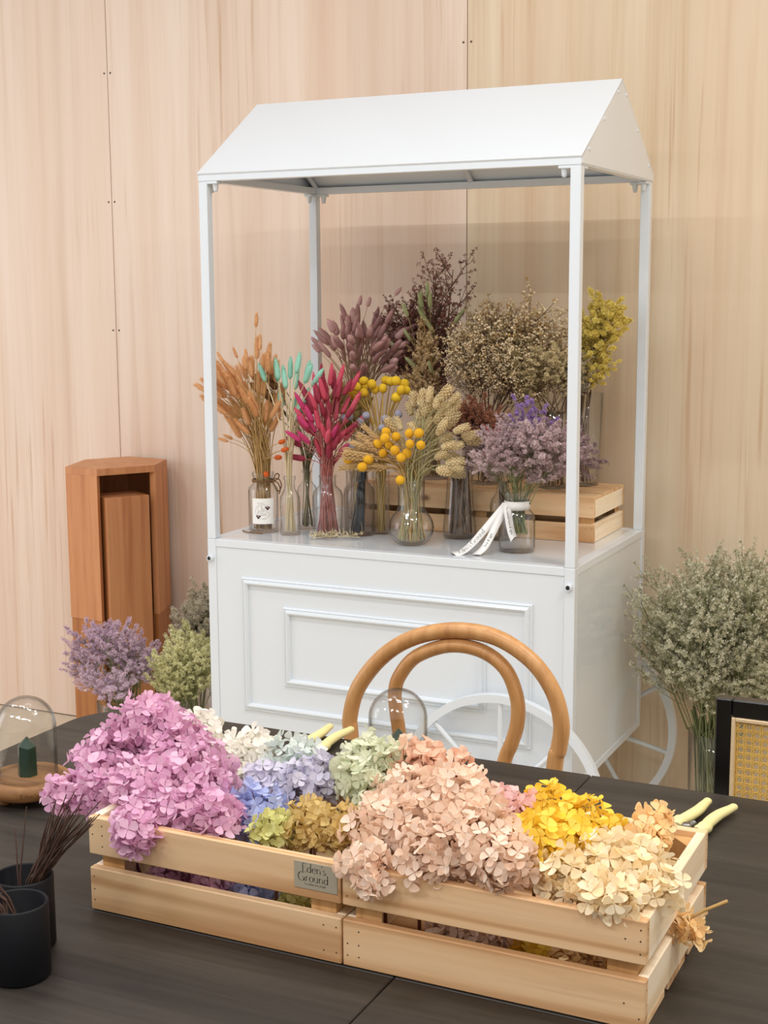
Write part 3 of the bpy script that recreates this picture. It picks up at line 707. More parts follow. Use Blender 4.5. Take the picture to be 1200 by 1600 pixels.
cx0, cx1, cz0, cz1 = .5876, .9934, .5312, .8437; pch = .0122
k = 0
while cx0 + k * pch < cx1:
    for e in (.0013, -.0013):
        xx = cx0 + (k + .0) * pch + e + .002
        if cx0 < xx < cx1: strand((xx, cz0), (xx, cz1), .0016, yb + .0035)
    k += 1
k = 0
while cz1 - k * pch > cz0:
    for e in (.0013, -.0013):
        zz = cz1 - k * pch + e - .002
        if cz0 < zz < cz1: strand((cx0, zz), (cx1, zz), .0016, yb + .0045)
    k += 1
for sgn in (1, -1):
    k = -40
    while k < 80:
        # line x = xa + s, z = cz1 - sgn*s
        xa = cx0 + .002 + (k + .5) * pch
        pts_ = []
        zt = cz1 - .002
        if sgn == 1: f_ = lambda x: zt - (x - xa)
        else: f_ = lambda x: zt + (x - xa) - 2 * pch * 20
        xl = [x for x in (cx0, cx1)]
        zs_ = [f_(x) for x in xl]
        # clip
        def clipx(z): return xa + (zt - z) if sgn == 1 else xa + (z - zt + 2 * pch * 20)
        cand = []
        for x in (cx0, cx1):
            if cz0 <= f_(x) <= cz1: cand.append((x, f_(x)))
        for z in (cz0, cz1):
            if cx0 <= clipx(z) <= cx1: cand.append((clipx(z), z))
        if len(cand) >= 2:
            cand.sort(); a, b = cand[0], cand[-1]
            if (V(a) - V(b)).length > .004: strand(a, b, .0019, yb + .0055)
        k += 1
stuff(cn.build('cane_weave', M['cane'], c2))
MB().box(.5565, 1.0245, -1.46, -1.045, .44, .465, .003).build('seat', bk, c2)
for lx in (.5765, 1.0045):
    MB().box(lx - .015, lx + .015, -1.45, -1.42, 0, .4398, .002).build('leg', bk, c2)

# ------------------------------------------------------------------ small things on the table
def secateurs(label, px, py, ang):
    t = thing('secateurs', label, 'secateurs', (px, py, TZ), 'cream-handled secateurs')
    mt = Matrix.Translation((px, py, TZ)) @ Matrix.Rotation(ang, 4, 'Z')
    def put(mb, nm, mat): return remap(mb, lambda p: mt @ p).build(nm, mat, t)
    for s in (1, -1):
        pts = crv([(-.004, s * .016, .0095), (.010, s * .0195, .0098), (.035, s * .0165, .0105), (.065, s * .0155, .0108), (.092, s * .0185, .0108), (.112, s * .0205, .0108)], 4)
        n = len(pts)
        rs = [.0066 + .0024 * math.sin(PI * min(1, (i / (n - 1)) * 1.15)) + (.0022 if i < n * .25 else 0) for i in range(n)]
        rs[0] *= .75; rs[-1] *= .72
        put(MB().tube(pts, rs, 12, flat=.82), 'handle', M['cream_handle'])
        put(MB().tube([(-.012, s * .006, .0095), (.004, s * .012, .0095)], [.004, .005], 6, flat=.5), 'tang', M['steel'])
    put(MB().lathe([(0, .003), (.0065, .003), (.0065, .0155), (.005, .017), (0, .017)], 16, (-.003, 0, 0)), 'pivot_bolt', M['steel'])
    put(MB().add([(0, .006, .008), (-.02, .010, .008), (-.05, .002, .008), (-.052, -.001, .008), (-.02, -.003, .008), (0, -.006, .008),
                  (0, .006, .011), (-.02, .010, .011), (-.05, .002, .011), (-.052, -.001, .011), (-.02, -.003, .011), (0, -.006, .011)],
                 [(5, 4, 3, 2, 1, 0), (6, 7, 8, 9, 10, 11)] + [(i, (i + 1) % 6, 6 + (i + 1) % 6, 6 + i) for i in range(6)]), 'blade', M['steel'])
    sp = [(.004 + .016 * i / 40, .0042 * math.cos(i * .9), .0095 + .0042 * math.sin(i * .9)) for i in range(41)]
    put(MB().tube(sp, .0007, 5), 'spring', M['steel'])
secateurs('pair of cream-handled secateurs behind the white hydrangeas, left of the bentwood chair', -.0690, -1.1760, math.radians(90))
secateurs('pair of cream-handled secateurs at the right crate\'s far corner', .5752, -1.2640, math.radians(78))

def cloche(cx, cy, glab, blab, clab, crot, turn):
    b = thing('cloche_base', blab, 'dome base', (cx, cy, TZ))
    MB().lathe([(0, .010), (.056, .010), (.063, .014), (.0645, .022), (.063, .031), (.0585, .0345), (.0500, .0345), (.0490, .0315), (.0440, .0315), (.043, .0345), (0, .0345)], 64, (cx, cy, TZ)).build('base_disc', M['oak'], b)
    for k in range(3):
        a = math.radians(turn + 120 * k)
        MB().lathe([(0, 0), (.007, 0), (.009, .004), (.0075, .0098), (0, .0098)], 14, (cx + .042 * math.cos(a), cy + .042 * math.sin(a), TZ)).build('foot', M['oak'], b)
    tx = text_mb("Eden's Ground", .0105)
    def wrap(p):
        a = math.radians(-33) + p.x / .0648
        return V((cx + .0650 * math.cos(a), cy + .0650 * math.sin(a), TZ + .0195 + p.y))
    remap(tx, wrap).build('engraving', M['burn'], b)
    g = thing('glass_dome', glab, 'glass dome', (cx, cy, TZ + .0316))
    R, Hh = .0445, .124
    def prof(r, h):
        return [(r, 0), (r, (h - r) * .5), (r, h - r)] + [(r * math.cos(a), h - r + r * math.sin(a)) for a in [PI / 2 * i / 10 for i in range(1, 11)]]
    o_ = prof(R, Hh); i_ = prof(R - .0022, Hh - .0022)
    MB().lathe(o_ + i_[::-1], 48, (cx, cy, TZ + .0316), close=False).build('bell', M['glass'], g)
    MB().tube([(cx + (R - .0011) * math.cos(2 * PI * k / 48), cy + (R - .0011) * math.sin(2 * PI * k / 48), TZ + .0328) for k in range(49)], .0013, 6, cap=False).build('bell_rim', M['glass'], g)
    c = thing('crystal_point', clab, 'crystal', (cx, cy, TZ + .0345))
    mb = MB(); n = 6; vs = []
    for z, r in ((0, .0150), (.045, .0142)):
        for k in range(n):
            a = 2 * PI * k / n + crot; vs.append((cx + r * math.cos(a), cy + r * math.sin(a), TZ + .0345 + z + (.002 * math.sin(k * 2.1) if z else 0)))
    vs.append((cx + .001, cy, TZ + .0345 + .060)); vs += [(cx, cy, TZ + .0345)]
    mb.add(vs, [(k, (k + 1) % n, n + (k + 1) % n, n + k) for k in range(n)] + [(n + k, n + (k + 1) % n, 12) for k in range(n)] + [((k + 1) % n, k, 13) for k in range(n)])
    mb.build('crystal_body', M['crystal'], c)
cloche(-.3560, -1.5320, 'clear glass dome on wooden base at the left edge of the table', 'round oak base with little feet under the left glass dome', 'dark green crystal point inside the left glass dome', .35, 255)
cloche(.1320, -1.2650, 'clear glass dome standing in front of the bentwood chair', 'round oak base under the glass dome hidden behind the mint hydrangeas', 'dark green crystal point inside the dome by the chair', .1, 200)

def cup(label, cx, cy, n, tip_c, tip_r, slab_, lab):
    t = thing('black_cup', label, 'cup', (cx, cy, TZ), 'black cups of sticks')
    h, r = .0865, .0345
    MB().lathe([(0, .0), (r - .003, 0), (r, .003), (r, h - .0015), (r - .001, h), (r - .0022, h), (r - .0032, h - .0015), (r - .0032, .006), (0, .006)], 48, (cx, cy, TZ)).build('cup_body', M['black_cup'], t)
    for i in range(n):
        a = rnd.uniform(0, 2 * PI); q = rnd.uniform(.0, .012)
        tip = V(tip_c) + V((rnd.gauss(0, tip_r[0]), rnd.gauss(0, tip_r[1]), rnd.gauss(0, tip_r[2])))
        d = (tip - V((cx, cy, TZ + h))); dl = V((d.x, d.y, 0)); dl = dl.normalized() if dl.length > 0 else V((1, 0, 0))
        lip = V((cx, cy, TZ + h)) + dl * rnd.uniform(.010, .027) + V((-dl.y, dl.x, 0)) * rnd.uniform(-.014, .014)
        b0 = V((cx, cy, TZ + .008)) - dl * rnd.uniform(.0, .02) + V((-dl.y, dl.x, 0)) * rnd.uniform(-.015, .015)
        s = thing('dried_stick', lab, 'stick', b0, slab_)
        MB().tube([b0, lip, (lip + tip) / 2 + V((rnd.uniform(-.002, .002), rnd.uniform(-.002, .002), 0)), tip], [.0012, .0012, .0011, .0006], 5).build('shaft', M['stick'], s)
cup('matt black cup at the left edge, behind the other, full of brown sticks', -.0392, -1.9194, 44, (.012, -1.895, .905), (.019, .012, .012), 'sticks in the rear cup', 'thin dark brown stick leaning in the rear black cup')
cup('matt black cup in the lower left corner, in front of the other', .0022, -1.9797, 12, (-.075, -1.995, .885), (.012, .012, .010), 'sticks in the front cup', 'thin dark brown stick leaning left in the front black cup')
for tp in ((-.0415, -1.905, .9129), (-.0601, -1.905, .8834), (.045, -1.88, .925)):
    b0 = V((-.040, -1.922, TZ + .008)); s = thing('dried_stick', 'thin dark brown stick leaning in the rear black cup', 'stick', b0, 'sticks in the rear cup')
    MB().tube([b0, V((-.036 + tp[0] * .2, -1.918, TZ + .0865)), V(tp)], [.0012, .0011, .0006], 5).build('shaft', M['stick'], s)

# ------------------------------------------------------------------ dried flowers and glassware on the cart
def quat(d, roll=0.0):
    return V(d).to_track_quat('Z', 'Y') @ Quaternion((0, 0, 1), roll)
def rdir(z0=-1.0):
    z = rnd.uniform(z0, 1); a = rnd.uniform(0, 2 * PI); r = math.sqrt(1 - z * z)
    return V((r * math.cos(a), r * math.sin(a), z))

# --- head meshes, unit length along +z
def hairy(seed, L=.060, R=.0095, hairs=240, hl=.008):
    r_ = random.Random(seed); mb = MB(); n, k = 8, 8
    rad = lambda t: R * max(0.02, 1 - abs(2 * t - .96) ** 3.2) ** .6 * (1.06 - .26 * t)
    prof = [(0, 0)] + [(rad(i / k), L * i / k) for i in range(1, k)] + [(0, L)]
    mb.lathe(prof, n)
    for i in range(hairs):
        t = r_.uniform(.02, .98); a = r_.uniform(0, 2 * PI)
        r = rad(t)
        p = V((r * .8 * math.cos(a), r * .8 * math.sin(a), L * t))
        d = V((math.cos(a), math.sin(a), 1.1 + t)).normalized() * hl * r_.uniform(.6, 1.2)
        w = V((-math.sin(a), math.cos(a), 0)) * .0006
        mb.add([p - w, p + w, p + d], [(0, 1, 2)])
    return mb
def scaly(seed, L=.046, R=.0095):
    r_ = random.Random(seed); mb = MB()
    mb.lathe([(0, 0), (R * .7, L * .08), (R * .85, L * .4), (R * .7, L * .75), (0, L * .97)], 8)
    rows = 9
    for i in range(rows):
        t = .03 + .88 * i / rows
        r = R * (math.sin(PI * (t * .86 + .12)) ** .6) * .95
        for j in range(7):
            a = 2 * PI * (j + .5 * (i % 2)) / 7 + r_.uniform(-.1, .1)
            c, s = math.cos(a), math.sin(a); h = L * .17
            p = V((r * c, r * s, L * t)); w = V((-s, c, 0)) * r * .42; o = V((c, s, 0)) * R * .28
            mb.add([p - o * .3, p + w * .9 + o * .2 + V((0, 0, h * .45)), p + o * .05 * 0 + V((0, 0, h)) + o * .25, p - w * .9 + o * .2 + V((0, 0, h * .45)), p + o + V((0, 0, h * .45))],
                   [(0, 1, 4), (1, 2, 4), (2, 3, 4), (3, 0, 4)])
    return mb
def wheat_ear(seed, L=.085):
    r_ = random.Random(seed); mb = MB()
    mb.tube([(0, 0, 0), (0, 0, L)], .0012, 5)
    for i in range(11):
        z = L * (.04 + .86 * i / 11)
        for s in (0, 1, 2):
            a = (i % 2) * 1.05 + s * 2.09 + r_.uniform(-.15, .15)
            c, q = math.cos(a), math.sin(a)
            b = V((c * .001, q * .001, z)); tip = V((c * .0062, q * .0062, z + .0115))
            mb.tube([b, (b + tip) / 2 + V((c * .0012, q * .0012, 0)), tip], [.0010, .0030, .0006], 5, cap=False)
            e = tip + V((c * .006, q * .006, .032 * r_.uniform(.7, 1.1)))
            w = V((-q, c, 0)) * .00035
            mb.add([tip - w, tip + w, e], [(0, 1, 2)])
    return mb
def bumpy_ball(seed, R):
    r_ = random.Random(seed); mb = MB(); mb.ball((0, 0, R), R * .92, n=14, k=10)
    n = 130
    for i in range(n):
        z = 1 - 2 * (i + .5) / n; a = i * 2.39996; r = math.sqrt(1 - z * z)
        d = V((r * math.cos(a), r * math.sin(a), z)); u = d.orthogonal().normalized(); w = d.cross(u); c = V((0, 0, R)) + d * R * .88
        s = R * .14
        q = [c + u * s, c + w * s, c - u * s, c - w * s, c + d * R * .15]
        mb.add(q, [(0, 1, 4), (1, 2, 4), (2, 3, 4), (3, 0, 4)], True)
    return mb
def head_set(fn, name, mat, n=2, **k):
    return [fn(s + 1, **k).mesh(name, mat) for s in range(n)]
PT = {}
def lighter(h, k=.16):
    c = [int(h[i:i + 2], 16) for i in (0, 2, 4)]
    return ''.join('%02x' % int(x + (255 - x) * k) for x in c)
for nm, a, b, tr in (('orange', 'f8cc94', 'eab070', .35), ('mint', 'b0eed8', '98dcc6', .35), ('red', 'e04a66', 'ec6880', .35), ('crimson', 'a92c44', 'bb3a52', .35), ('hotpink', 'e4448a', 'd4346f', .35), ('mauve', 'd2a09c', 'b48280', .3),
                     ('mauve_light', 'e0b2ae', 'd0a09c', .3), ('green', 'c4cc92', 'aeb67a', .35), ('olive', 'a58f4a', '887338', .3), ('orangered', 'ee6a1e', 'd4561c', .35), ('rustbrown', '94603a', '785030', .3),
                     ('phal', 'ecd8a8', 'ceb27a', .3), ('wheat', 'ecca8e', 'd4ac6c', .3), ('crasp', 'f2c81e', 'e0ac10', .15), ('crasp2', 'f3b416', 'e29c0c', .15), ('globe', 'a4a0b0', '88849a', .15),
                     ('stem_tan', 'c49a58', 'a57b3f', .1), ('stem_cream', 'e6d3a6', 'cdb684', .1), ('stem_rose', 'b8615a', 'a05048', .1), ('stem_mauve', 'b4906c', '9c7a58', .1), ('stem_gold', 'cfa64a', 'b58a36', .1),
                     ('stem_navy', '2f3644', '222a36', .05), ('stem_green', 'b4aa72', '988e5c', .1), ('stem_dark', '6e523c', '523e2e', .05), ('stem_olive', '7a7148', '635c38', .05), ('stem_grass', '7c8450', '626a3c', .1)):
    PT[nm] = petal(nm, lighter(a), lighter(b), tr)

def bez_stem(p0, neck, tip, n=7, lean=.5):
    p0, neck, tip = V(p0), V(neck), V(tip)
    d = (neck - p0).normalized(); L = (tip - neck).length
    c = neck + (d * (1 - lean) + V((0, 0, 1)) * lean).normalized() * L * .55
    P = [p0.lerp(neck, i / 2) for i in range(2)]
    for i in range(n + 1):
        t = i / n
        P.append(neck * (1 - t) ** 2 + c * 2 * t * (1 - t) + tip * t * t)
    return P
def flower(name, label, cat, group, p0, neck, tip, smat, hmesh, r=.0011, scale=1.0, hname='flower_head', lean=.5, hang=None):
    t = thing(name, label, cat, p0, group)
    P = bez_stem(p0, neck, tip, lean=lean)
    MB().tube(P, [r * 1.15] * (len(P) - 1) + [r * .8], 5).build('stem', smat, t)
    d = (P[-1] - P[-2]).normalized()
    if hang: d = (d + V(hang)).normalized()
    h = link(hname, hmesh, t, V(tip) - V(p0))
    h.rotation_mode = 'QUATERNION'; h.rotation_quaternion = quat(d, rnd.uniform(0, 6.28)); h.scale = (scale * rnd.uniform(.9, 1.1),) * 2 + (scale * rnd.uniform(.88, 1.12),)
    return t
def disc(c, r):
    a = rnd.uniform(0, 2 * PI); q = r * math.sqrt(rnd.random())
    return V((c[0] + q * math.cos(a), c[1] + q * math.sin(a), c[2]))
def ell_pt(E, ky=1.0, shell=.25):
    c, rx, rz = E
    while True:
        d = V((rnd.uniform(-1, 1), rnd.uniform(-1, 1), rnd.uniform(-1, 1)))
        if shell < d.length < 1: break
    return V((c[0] + d.x * rx, c[1] + d.y * rx * ky, c[2] + d.z * rz))

# --- glassware
def bottle(name, label, key, prof, mat='glass', t=.0022, cat='bottle', group=None, base=.006, neck_z=None):
    c = BOTTLE[key] if isinstance(key, str) else key
    o = thing(name, label, cat, c, group)
    inner = [(max(r - t, .002), max(z, base)) for r, z in prof if z >= base * .5]
    inner[0] = (max(prof[1][0] - t - .002, .002), base)
    MB().lathe([(0, 0)] + prof + [(prof[-1][0] - t * .5, prof[-1][1] + .0006)] + inner[::-1] + [(0, base)], 40, c).build('glass_body', M[mat], o)
    return o, c
b1, c1 = bottle('glass_bottle', 'clear bottle with white paper label and twine bow at the left end of the cart', 'b1', [(.038, 0), (.041, .004), (.041, .112), (.039, .121), (.030, .130), (.0275, .134), (.027, .152), (.0300, .155), (.0305, .160), (.0295, .163)])
b2, c2_ = bottle('glass_bottle', 'slim wavy clear bottle holding mint bunny tails', 'b2', [(.026, 0), (.028, .004), (.0265, .05), (.028, .085), (.0265, .102), (.018, .118), (.0145, .126), (.014, .146), (.0165, .149), (.0165, .157), (.0155, .158)])
b3, c3 = bottle('glass_bottle', 'clear bottle standing behind the slim mint bottle', 'b3', [(.026, 0), (.028, .004), (.028, .105), (.025, .117), (.015, .130), (.0125, .136), (.012, .155), (.0145, .157), (.0145, .164)])
b4, c4 = bottle('glass_bottle', 'wide clear bottle holding red bunny tails', 'b4', [(.038, 0), (.041, .004), (.041, .108), (.038, .120), (.027, .131), (.0225, .136), (.022, .158), (.0240, .160), (.0240, .163)])
b5, c5 = bottle('glass_bottle', 'wide greyish bottle holding navy dyed stems', 'b5', [(.038, 0), (.042, .004), (.042, .112), (.039, .126), (.029, .138), (.0255, .144), (.025, .165), (.0275, .168), (.0275, .174)], mat='glass_grey')
b6, c6 = bottle('glass_bottle', 'narrow glass cylinder of golden stems behind the round vase', 'b6', [(.020, 0), (.0225, .003), (.0225, .150), (.0225, .168)])
bv, cb = bottle('bud_vase', 'round-bellied clear glass vase with wide straight neck', 'ball', [(.030, 0), (.036, .002), (.048, .012), (.0565, .028), (.059, .044), (.0565, .060), (.048, .076), (.039, .086), (.0355, .094), (.0345, .120), (.0355, .168)], cat='vase')
bc, cc = bottle('tapered_vase', 'tapered greyish glass vase holding brown stems', 'cone', [(.036, 0), (.043, .004), (.0445, .02), (.042, .05), (.037, .10), (.034, .15), (.035, .19), (.036, .197)], cat='vase')
b9, c9 = bottle('glass_bottle', 'clear bottle half hidden behind the ribboned jar', 'b9', [(.030, 0), (.033, .004), (.033, .09), (.030, .105), (.02, .12), (.016, .128), (.0155, .150), (.018, .153), (.018, .158)])
bj, cj = bottle('ribboned_jar', 'clear glass jar tied with a printed white ribbon', 'jar', [(.038, 0), (.0435, .003), (.0457, .012), (.0457, .08), (.043, .095), (.034, .104), (.0305, .110), (.030, .128), (.034, .138), (.0395, .1525)], cat='jar')
yv = (-.160, .555, .9692); vv = (-.215, .470, .9692)
bY, _ = bottle('tall_glass_vase', 'tall tapered glass vase holding yellow statice on the crate', yv, [(.040, 0), (.043, .004), (.047, .12), (.052, .25)], cat='vase')
bC, _ = bottle('tall_glass_vase', 'tall glass vase holding cream statice, behind the front right post', vv, [(.038, 0), (.041, .004), (.044, .1), (.047, .205)], cat='vase')
gvc = (-.415, .475, .9692)
bG, _ = bottle('tall_glass_vase', 'glass vase of tan baby\'s breath behind the tapered vase', gvc, [(.038, 0), (.041, .004), (.042, .1), (.043, .17)], cat='vase')
bvc = (-.595, .520, .9692)
bB, _ = bottle('tall_glass_vase', 'glass vase of burgundy and tan grasses at the back of the cart', bvc, [(.042, 0), (.046, .004), (.046, .1), (.046, .17)], cat='vase')
mvc = (-.800, .470, ZC)
bM, _ = bottle('tall_glass_vase', 'tall glass vase of mauve bunny tails at the back of the cart', mvc, [(.036, 0), (.040, .004), (.040, .15), (.042, .28)], cat='vase')

# paper label, twine, ribbon
CAMD = math.atan2(-3.1261 - c1[1], 1.0052 - c1[0])
def on_cyl(c, r, a0, z0):
    return lambda p: V((c[0] + r * math.cos(a0 + p.x / r), c[1] + r * math.sin(a0 + p.x / r), c[2] + z0 + p.y))
lab = MB(); wL, hL, n = .062, .070, 14
vs = []
for i in range(n + 1):
    for y in (0, hL): vs.append(V((-wL / 2 + wL * i / n, y, 0)))
lab.add(vs, [(2 * i, 2 * i + 2, 2 * i + 3, 2 * i + 1) for i in range(n)], True)
lo = remap(lab, on_cyl(c1, .0416, CAMD - .05, .026)).build('paper_label', M['paper'], b1)
lo['label'] = 'white paper label with fine line drawing'
art = MB(); art2 = MB()
for (x, y, rx, ry, a0, a1) in ((0, .034, .021, .021, 20, 330), (-.008, .043, .006, .009, 0, 360), (.001, .046, .005, .008, 0, 360), (-.006, .033, .008, .004, 10, 350), (.004, .030, .009, .006, 0, 300), (.012, .026, .006, .005, 0, 360), (-.012, .026, .004, .006, 40, 360), (.006, .040, .007, .003, 0, 360)):
    P, W = arc(x, y, rx, ry, a0, a1, 18, .0003, .0006); stroke(art, P, W)
for k in range(9):
    stroke(art, [(-.017 + k * .0021, .058 + .0012 * math.sin(k * 2)), (-.0155 + k * .0021, .0565 + .0012 * math.sin(k * 3 + 1))], .0006)
for (x, y) in ((.013, .044), (-.013, .020)):
    for (dx, dy, r) in ((-.004, .002, .0028), (.004, .001, .0032), (0, -.003, .0036), (.0005, .004, .0016), (-.002, -.0005, .0026)):
        art2.add([(x + dx + r * math.cos(a), y + dy + r * .8 * math.sin(a), 0) for a in [2 * PI * q / 8 for q in range(8)]], [tuple(range(8))])
stroke(art2, [(-.011, .022), (.0, .025), (.006, .028)], .0007); stroke(art2, [(-.002, .014), (.003, .016), (.009, .0145)], .0006)
remap(art, on_cyl(c1, .0419, CAMD - .05, .026)).build('line_drawing', M['ink_grey'], lo)
remap(art2, on_cyl(c1, .0420, CAMD - .05, .026)).build('flower_print', M['ink_wine'], lo)
tw = thing('twine_bow', 'brown jute twine tied in a bow round the labelled bottle\'s neck', 'twine', (c1[0], c1[1], c1[2] + .137))
for dz in (.1375, .1400, .1425):
    MB().tube([(c1[0] + .0292 * math.cos(2 * PI * k / 30), c1[1] + .0292 * math.sin(2 * PI * k / 30), c1[2] + dz + .001 * math.sin(k)) for k in range(31)], .0014, 6, cap=False).build('wrap', M['twine'], tw)
kn0 = V((c1[0] + .0305, c1[1] - .0005, c1[2] + .1400)); rr_ = V((.92, .38, 0)); ff_ = V((.40, -.90, 0))
MB().ball(kn0, .0036, n=8, k=6).build('knot', M['twine'], tw)
for pts in ([(0, 0, 0), (.008, .004, .008), (.019, .005, .004), (.024, .005, -.012), (.018, .008, -.026), (.010, .012, -.022), (.004, .006, -.006), (0, 0, 0)],
            [(0, 0, 0), (.005, .004, .012), (.012, .004, .021), (.018, .003, .016), (.013, .002, .005), (0, 0, 0)],
            [(0, 0, 0), (.014, .006, -.004), (.021, .008, -.020), (.018, .012, -.034)]):
    MB().tube(crv([kn0 + rr_ * a + ff_ * b + V((0, 0, c)) for a, b, c in pts], 5), .0017, 6).build('loop', M['twine'], tw)
ts = MB().tube(crv([(c1[0] - .055, c1[1] - .020, ZC + .002), (c1[0] - .04, c1[1] - .035, ZC + .0018), (c1[0] - .012, c1[1] - .0445, ZC + .0016), (c1[0] + .02, c1[1] - .0425, ZC + .0016)], 6), .0016, 6).build('twine_end', M['twine'])
tag(ts, 'loose length of twine lying at the foot of the labelled bottle', 'twine')

rb = thing('printed_ribbon', 'white ribbon with black lettering tied round the jar, its tails on the cart top', 'ribbon', (cj[0], cj[1], cj[2] + .107))
MB().lathe([(.0322, .107), (.0325, .129), (.0316, .129), (.0313, .107)], 40, cj, close=True).build('band', M['ribbon'], rb)
aj = math.atan2(-3.1261 - cj[1], 1.0052 - cj[0]) - .95
kn = V((cj[0] + .034 * math.cos(aj), cj[1] + .034 * math.sin(aj), cj[2] + .121))
MB().ball(kn, .0075, .006, .0065, 12, 8).build('knot', M['ribbon'], rb)
def ribbon(path, w, side0, side1, nm, text=None, th=.010, t0=.5, flip=False, cut=True):
    P = crv(path, 8); n = len(P); vs = []
    L = [0]
    for i in range(1, n): L.append(L[-1] + (P[i] - P[i - 1]).length)
    fr = []
    for i, p in enumerate(P):
        t = (P[min(i + 1, n - 1)] - P[max(i - 1, 0)]).normalized()
        nf_ = V(side0).lerp(V(side1), L[i] / L[-1]).normalized(); s = t.cross(nf_).normalized()
        fr.append((p, t, s, t.cross(s).normalized()))
    for i, (p, t, s, nn) in enumerate(fr):
        ex = t * (w * .35) if (cut and i == n - 1) else V((0, 0, 0))
        for q, k in ((p + s * w / 2 + ex, .0002), (p - s * w / 2 - ex, .0002)):
            vs += [q + nn * k, q - nn * k]
    fs = []
    for i in range(n - 1):
        a = 4 * i; b = a + 4
        fs += [(a, a + 2, b + 2, b), (a + 1, b + 1, b + 3, a + 3), (a, b, b + 1, a + 1), (a + 2, a + 3, b + 3, b + 2)]
    ro = MB().add(vs, fs, True).build(nm, M['ribbon'], rb)
    if text is not None:
        def at(u, v_):
            i = 0
            while i < n - 2 and L[i + 1] < u: i += 1
            k = (u - L[i]) / max(L[i + 1] - L[i], 1e-6)
            p = fr[i][0].lerp(fr[i + 1][0], k); s = fr[i][2].lerp(fr[i + 1][2], k); nn = fr[i][3].lerp(fr[i + 1][3], k)
            sg = 1
            if nn.dot(V((1.0, -3.2, .7))) < 0: sg = -1
            return p - s * v_ + nn * sg * .0006
        def f(p):
            u = t0 * L[-1] + (p.x if not flip else -p.x)
            return at(u, (p.y if not flip else -p.y))
        remap(text, f).build('lettering', M['ink'], ro)
lt1 = MB(); logo_line(lt1, "Eden's", .0125, -.0225, -.004); logo_line(lt1, "Ground", .0125, .0225, -.004)
ribbon([kn, kn + V((-.022, -.012, -.030)), (cj[0] - .085, cj[1] - .075, ZC + .030), (cj[0] - .108, cj[1] - .100, ZC + .006), (cj[0] - .126, cj[1] - .112, ZC + .0025)], .019, (.45, -.9, .1), (.1, -.45, .95), 'tail', lt1, t0=.70, flip=True)
ribbon([kn + V((.002, .002, -.004)), kn + V((-.014, -.014, -.040)), (cj[0] - .054, cj[1] - .077, ZC + .022), (cj[0] - .070, cj[1] - .100, ZC + .0024)], .018, (.45, -.9, .1), (.1, -.45, .95), 'tail', text_mb('love & light', .0085, (0, -.002)), t0=.66, flip=True)
ribbon([kn + V((.003, -.004, .002)), kn + V((.010, -.012, -.022)), kn + V((.020, -.017, -.062)), kn + V((.027, -.017, -.081))], .019, (.45, -.88, .15), (.45, -.88, .25), 'tail', text_mb('To radiate love & light', .0078, (0, -.0025)), t0=.48)

# --- bunny tails, globes, grasses in the front row
def neck(c, z, r): return disc((c[0], c[1], c[2] + z), r)
H_or = head_set(hairy, 'bunny_tail_head', PT['orange'], 3, L=.050, R=.0060, hl=.0105, hairs=340)
for i in range(75):
    flower('bunny_tail_grass', 'dyed orange bunny tail grass in the labelled bottle', 'dried flower', 'orange bunny tails', disc((c1[0], c1[1], c1[2] + .008), .027), neck(c1, .15, .020),
           ell_pt(ENV['orange'], .9, .3), PT['stem_tan'], rnd.choice(H_or), scale=rnd.uniform(1.0, 1.3))
for k, tp in enumerate(SINGLE['orange']):
    flower('bunny_tail_grass', 'single orange bunny tail straying out of the labelled bottle\'s bunch', 'dried flower', 'stray orange bunny tails', disc((c1[0], c1[1], c1[2] + .008), .025), neck(c1, .15, .018), tp, PT['stem_tan'], rnd.choice(H_or), r=.0008, scale=.75 if k < 6 else .65)
H_ord = head_set(hairy, 'bunny_tail_head', PT['orangered'], 1, L=.032, R=.0085, hl=.004)
for tp in SINGLE['orangered']:
    flower('bunny_tail_grass', 'short bright orange-red bunny tail low in the labelled bottle', 'dried flower', 'orange-red bunny tails', disc((c1[0], c1[1], c1[2] + .008), .025), neck(c1, .15, .02), V(tp) - V((0, 0, .012)), PT['stem_tan'], H_ord[0], scale=.85)
H_mi = head_set(hairy, 'bunny_tail_head', PT['mint'], 2, L=.060, R=.0076, hl=.0050)
for tp in MINT:
    flower('bunny_tail_grass', 'mint green bunny tail grass in the slim wavy bottle', 'dried flower', 'mint bunny tails', disc((c2_[0], c2_[1], c2_[2] + .008), .016), neck(c2_, .15, .009), V(tp) - V((0, 0, .028)), PT['stem_cream'], rnd.choice(H_mi), r=.0014, scale=1.02)
for i in range(7):
    flower('bunny_tail_grass', 'mint green bunny tail grass in the slim wavy bottle', 'dried flower', 'mint bunny tails', disc((c2_[0], c2_[1], c2_[2] + .008), .016), neck(c2_, .15, .009), V(rnd.choice(MINT)) + V((rnd.gauss(0, .012), .02, -.035)), PT['stem_cream'], rnd.choice(H_mi), r=.0014, scale=.85)
H_re = head_set(hairy, 'bunny_tail_head', PT['red'], 2, L=.060, R=.0072, hl=.0066) + head_set(hairy, 'bunny_tail_head', PT['crimson'], 1, L=.060, R=.0084, hl=.007)
H_hp = head_set(hairy, 'bunny_tail_head', PT['hotpink'], 1, L=.058, R=.0070, hl=.006)
for i in range(54):
    flower('bunny_tail_grass', 'raspberry red bunny tail grass in the wide clear bottle', 'dried flower', 'red bunny tails', disc((c4[0], c4[1], c4[2] + .008), .030), neck(c4, .15, .016), ell_pt(ENV['red'], .7, .2) - V((0, 0, .025)), PT['stem_rose'], rnd.choice(H_re), scale=rnd.uniform(.85, 1.1))
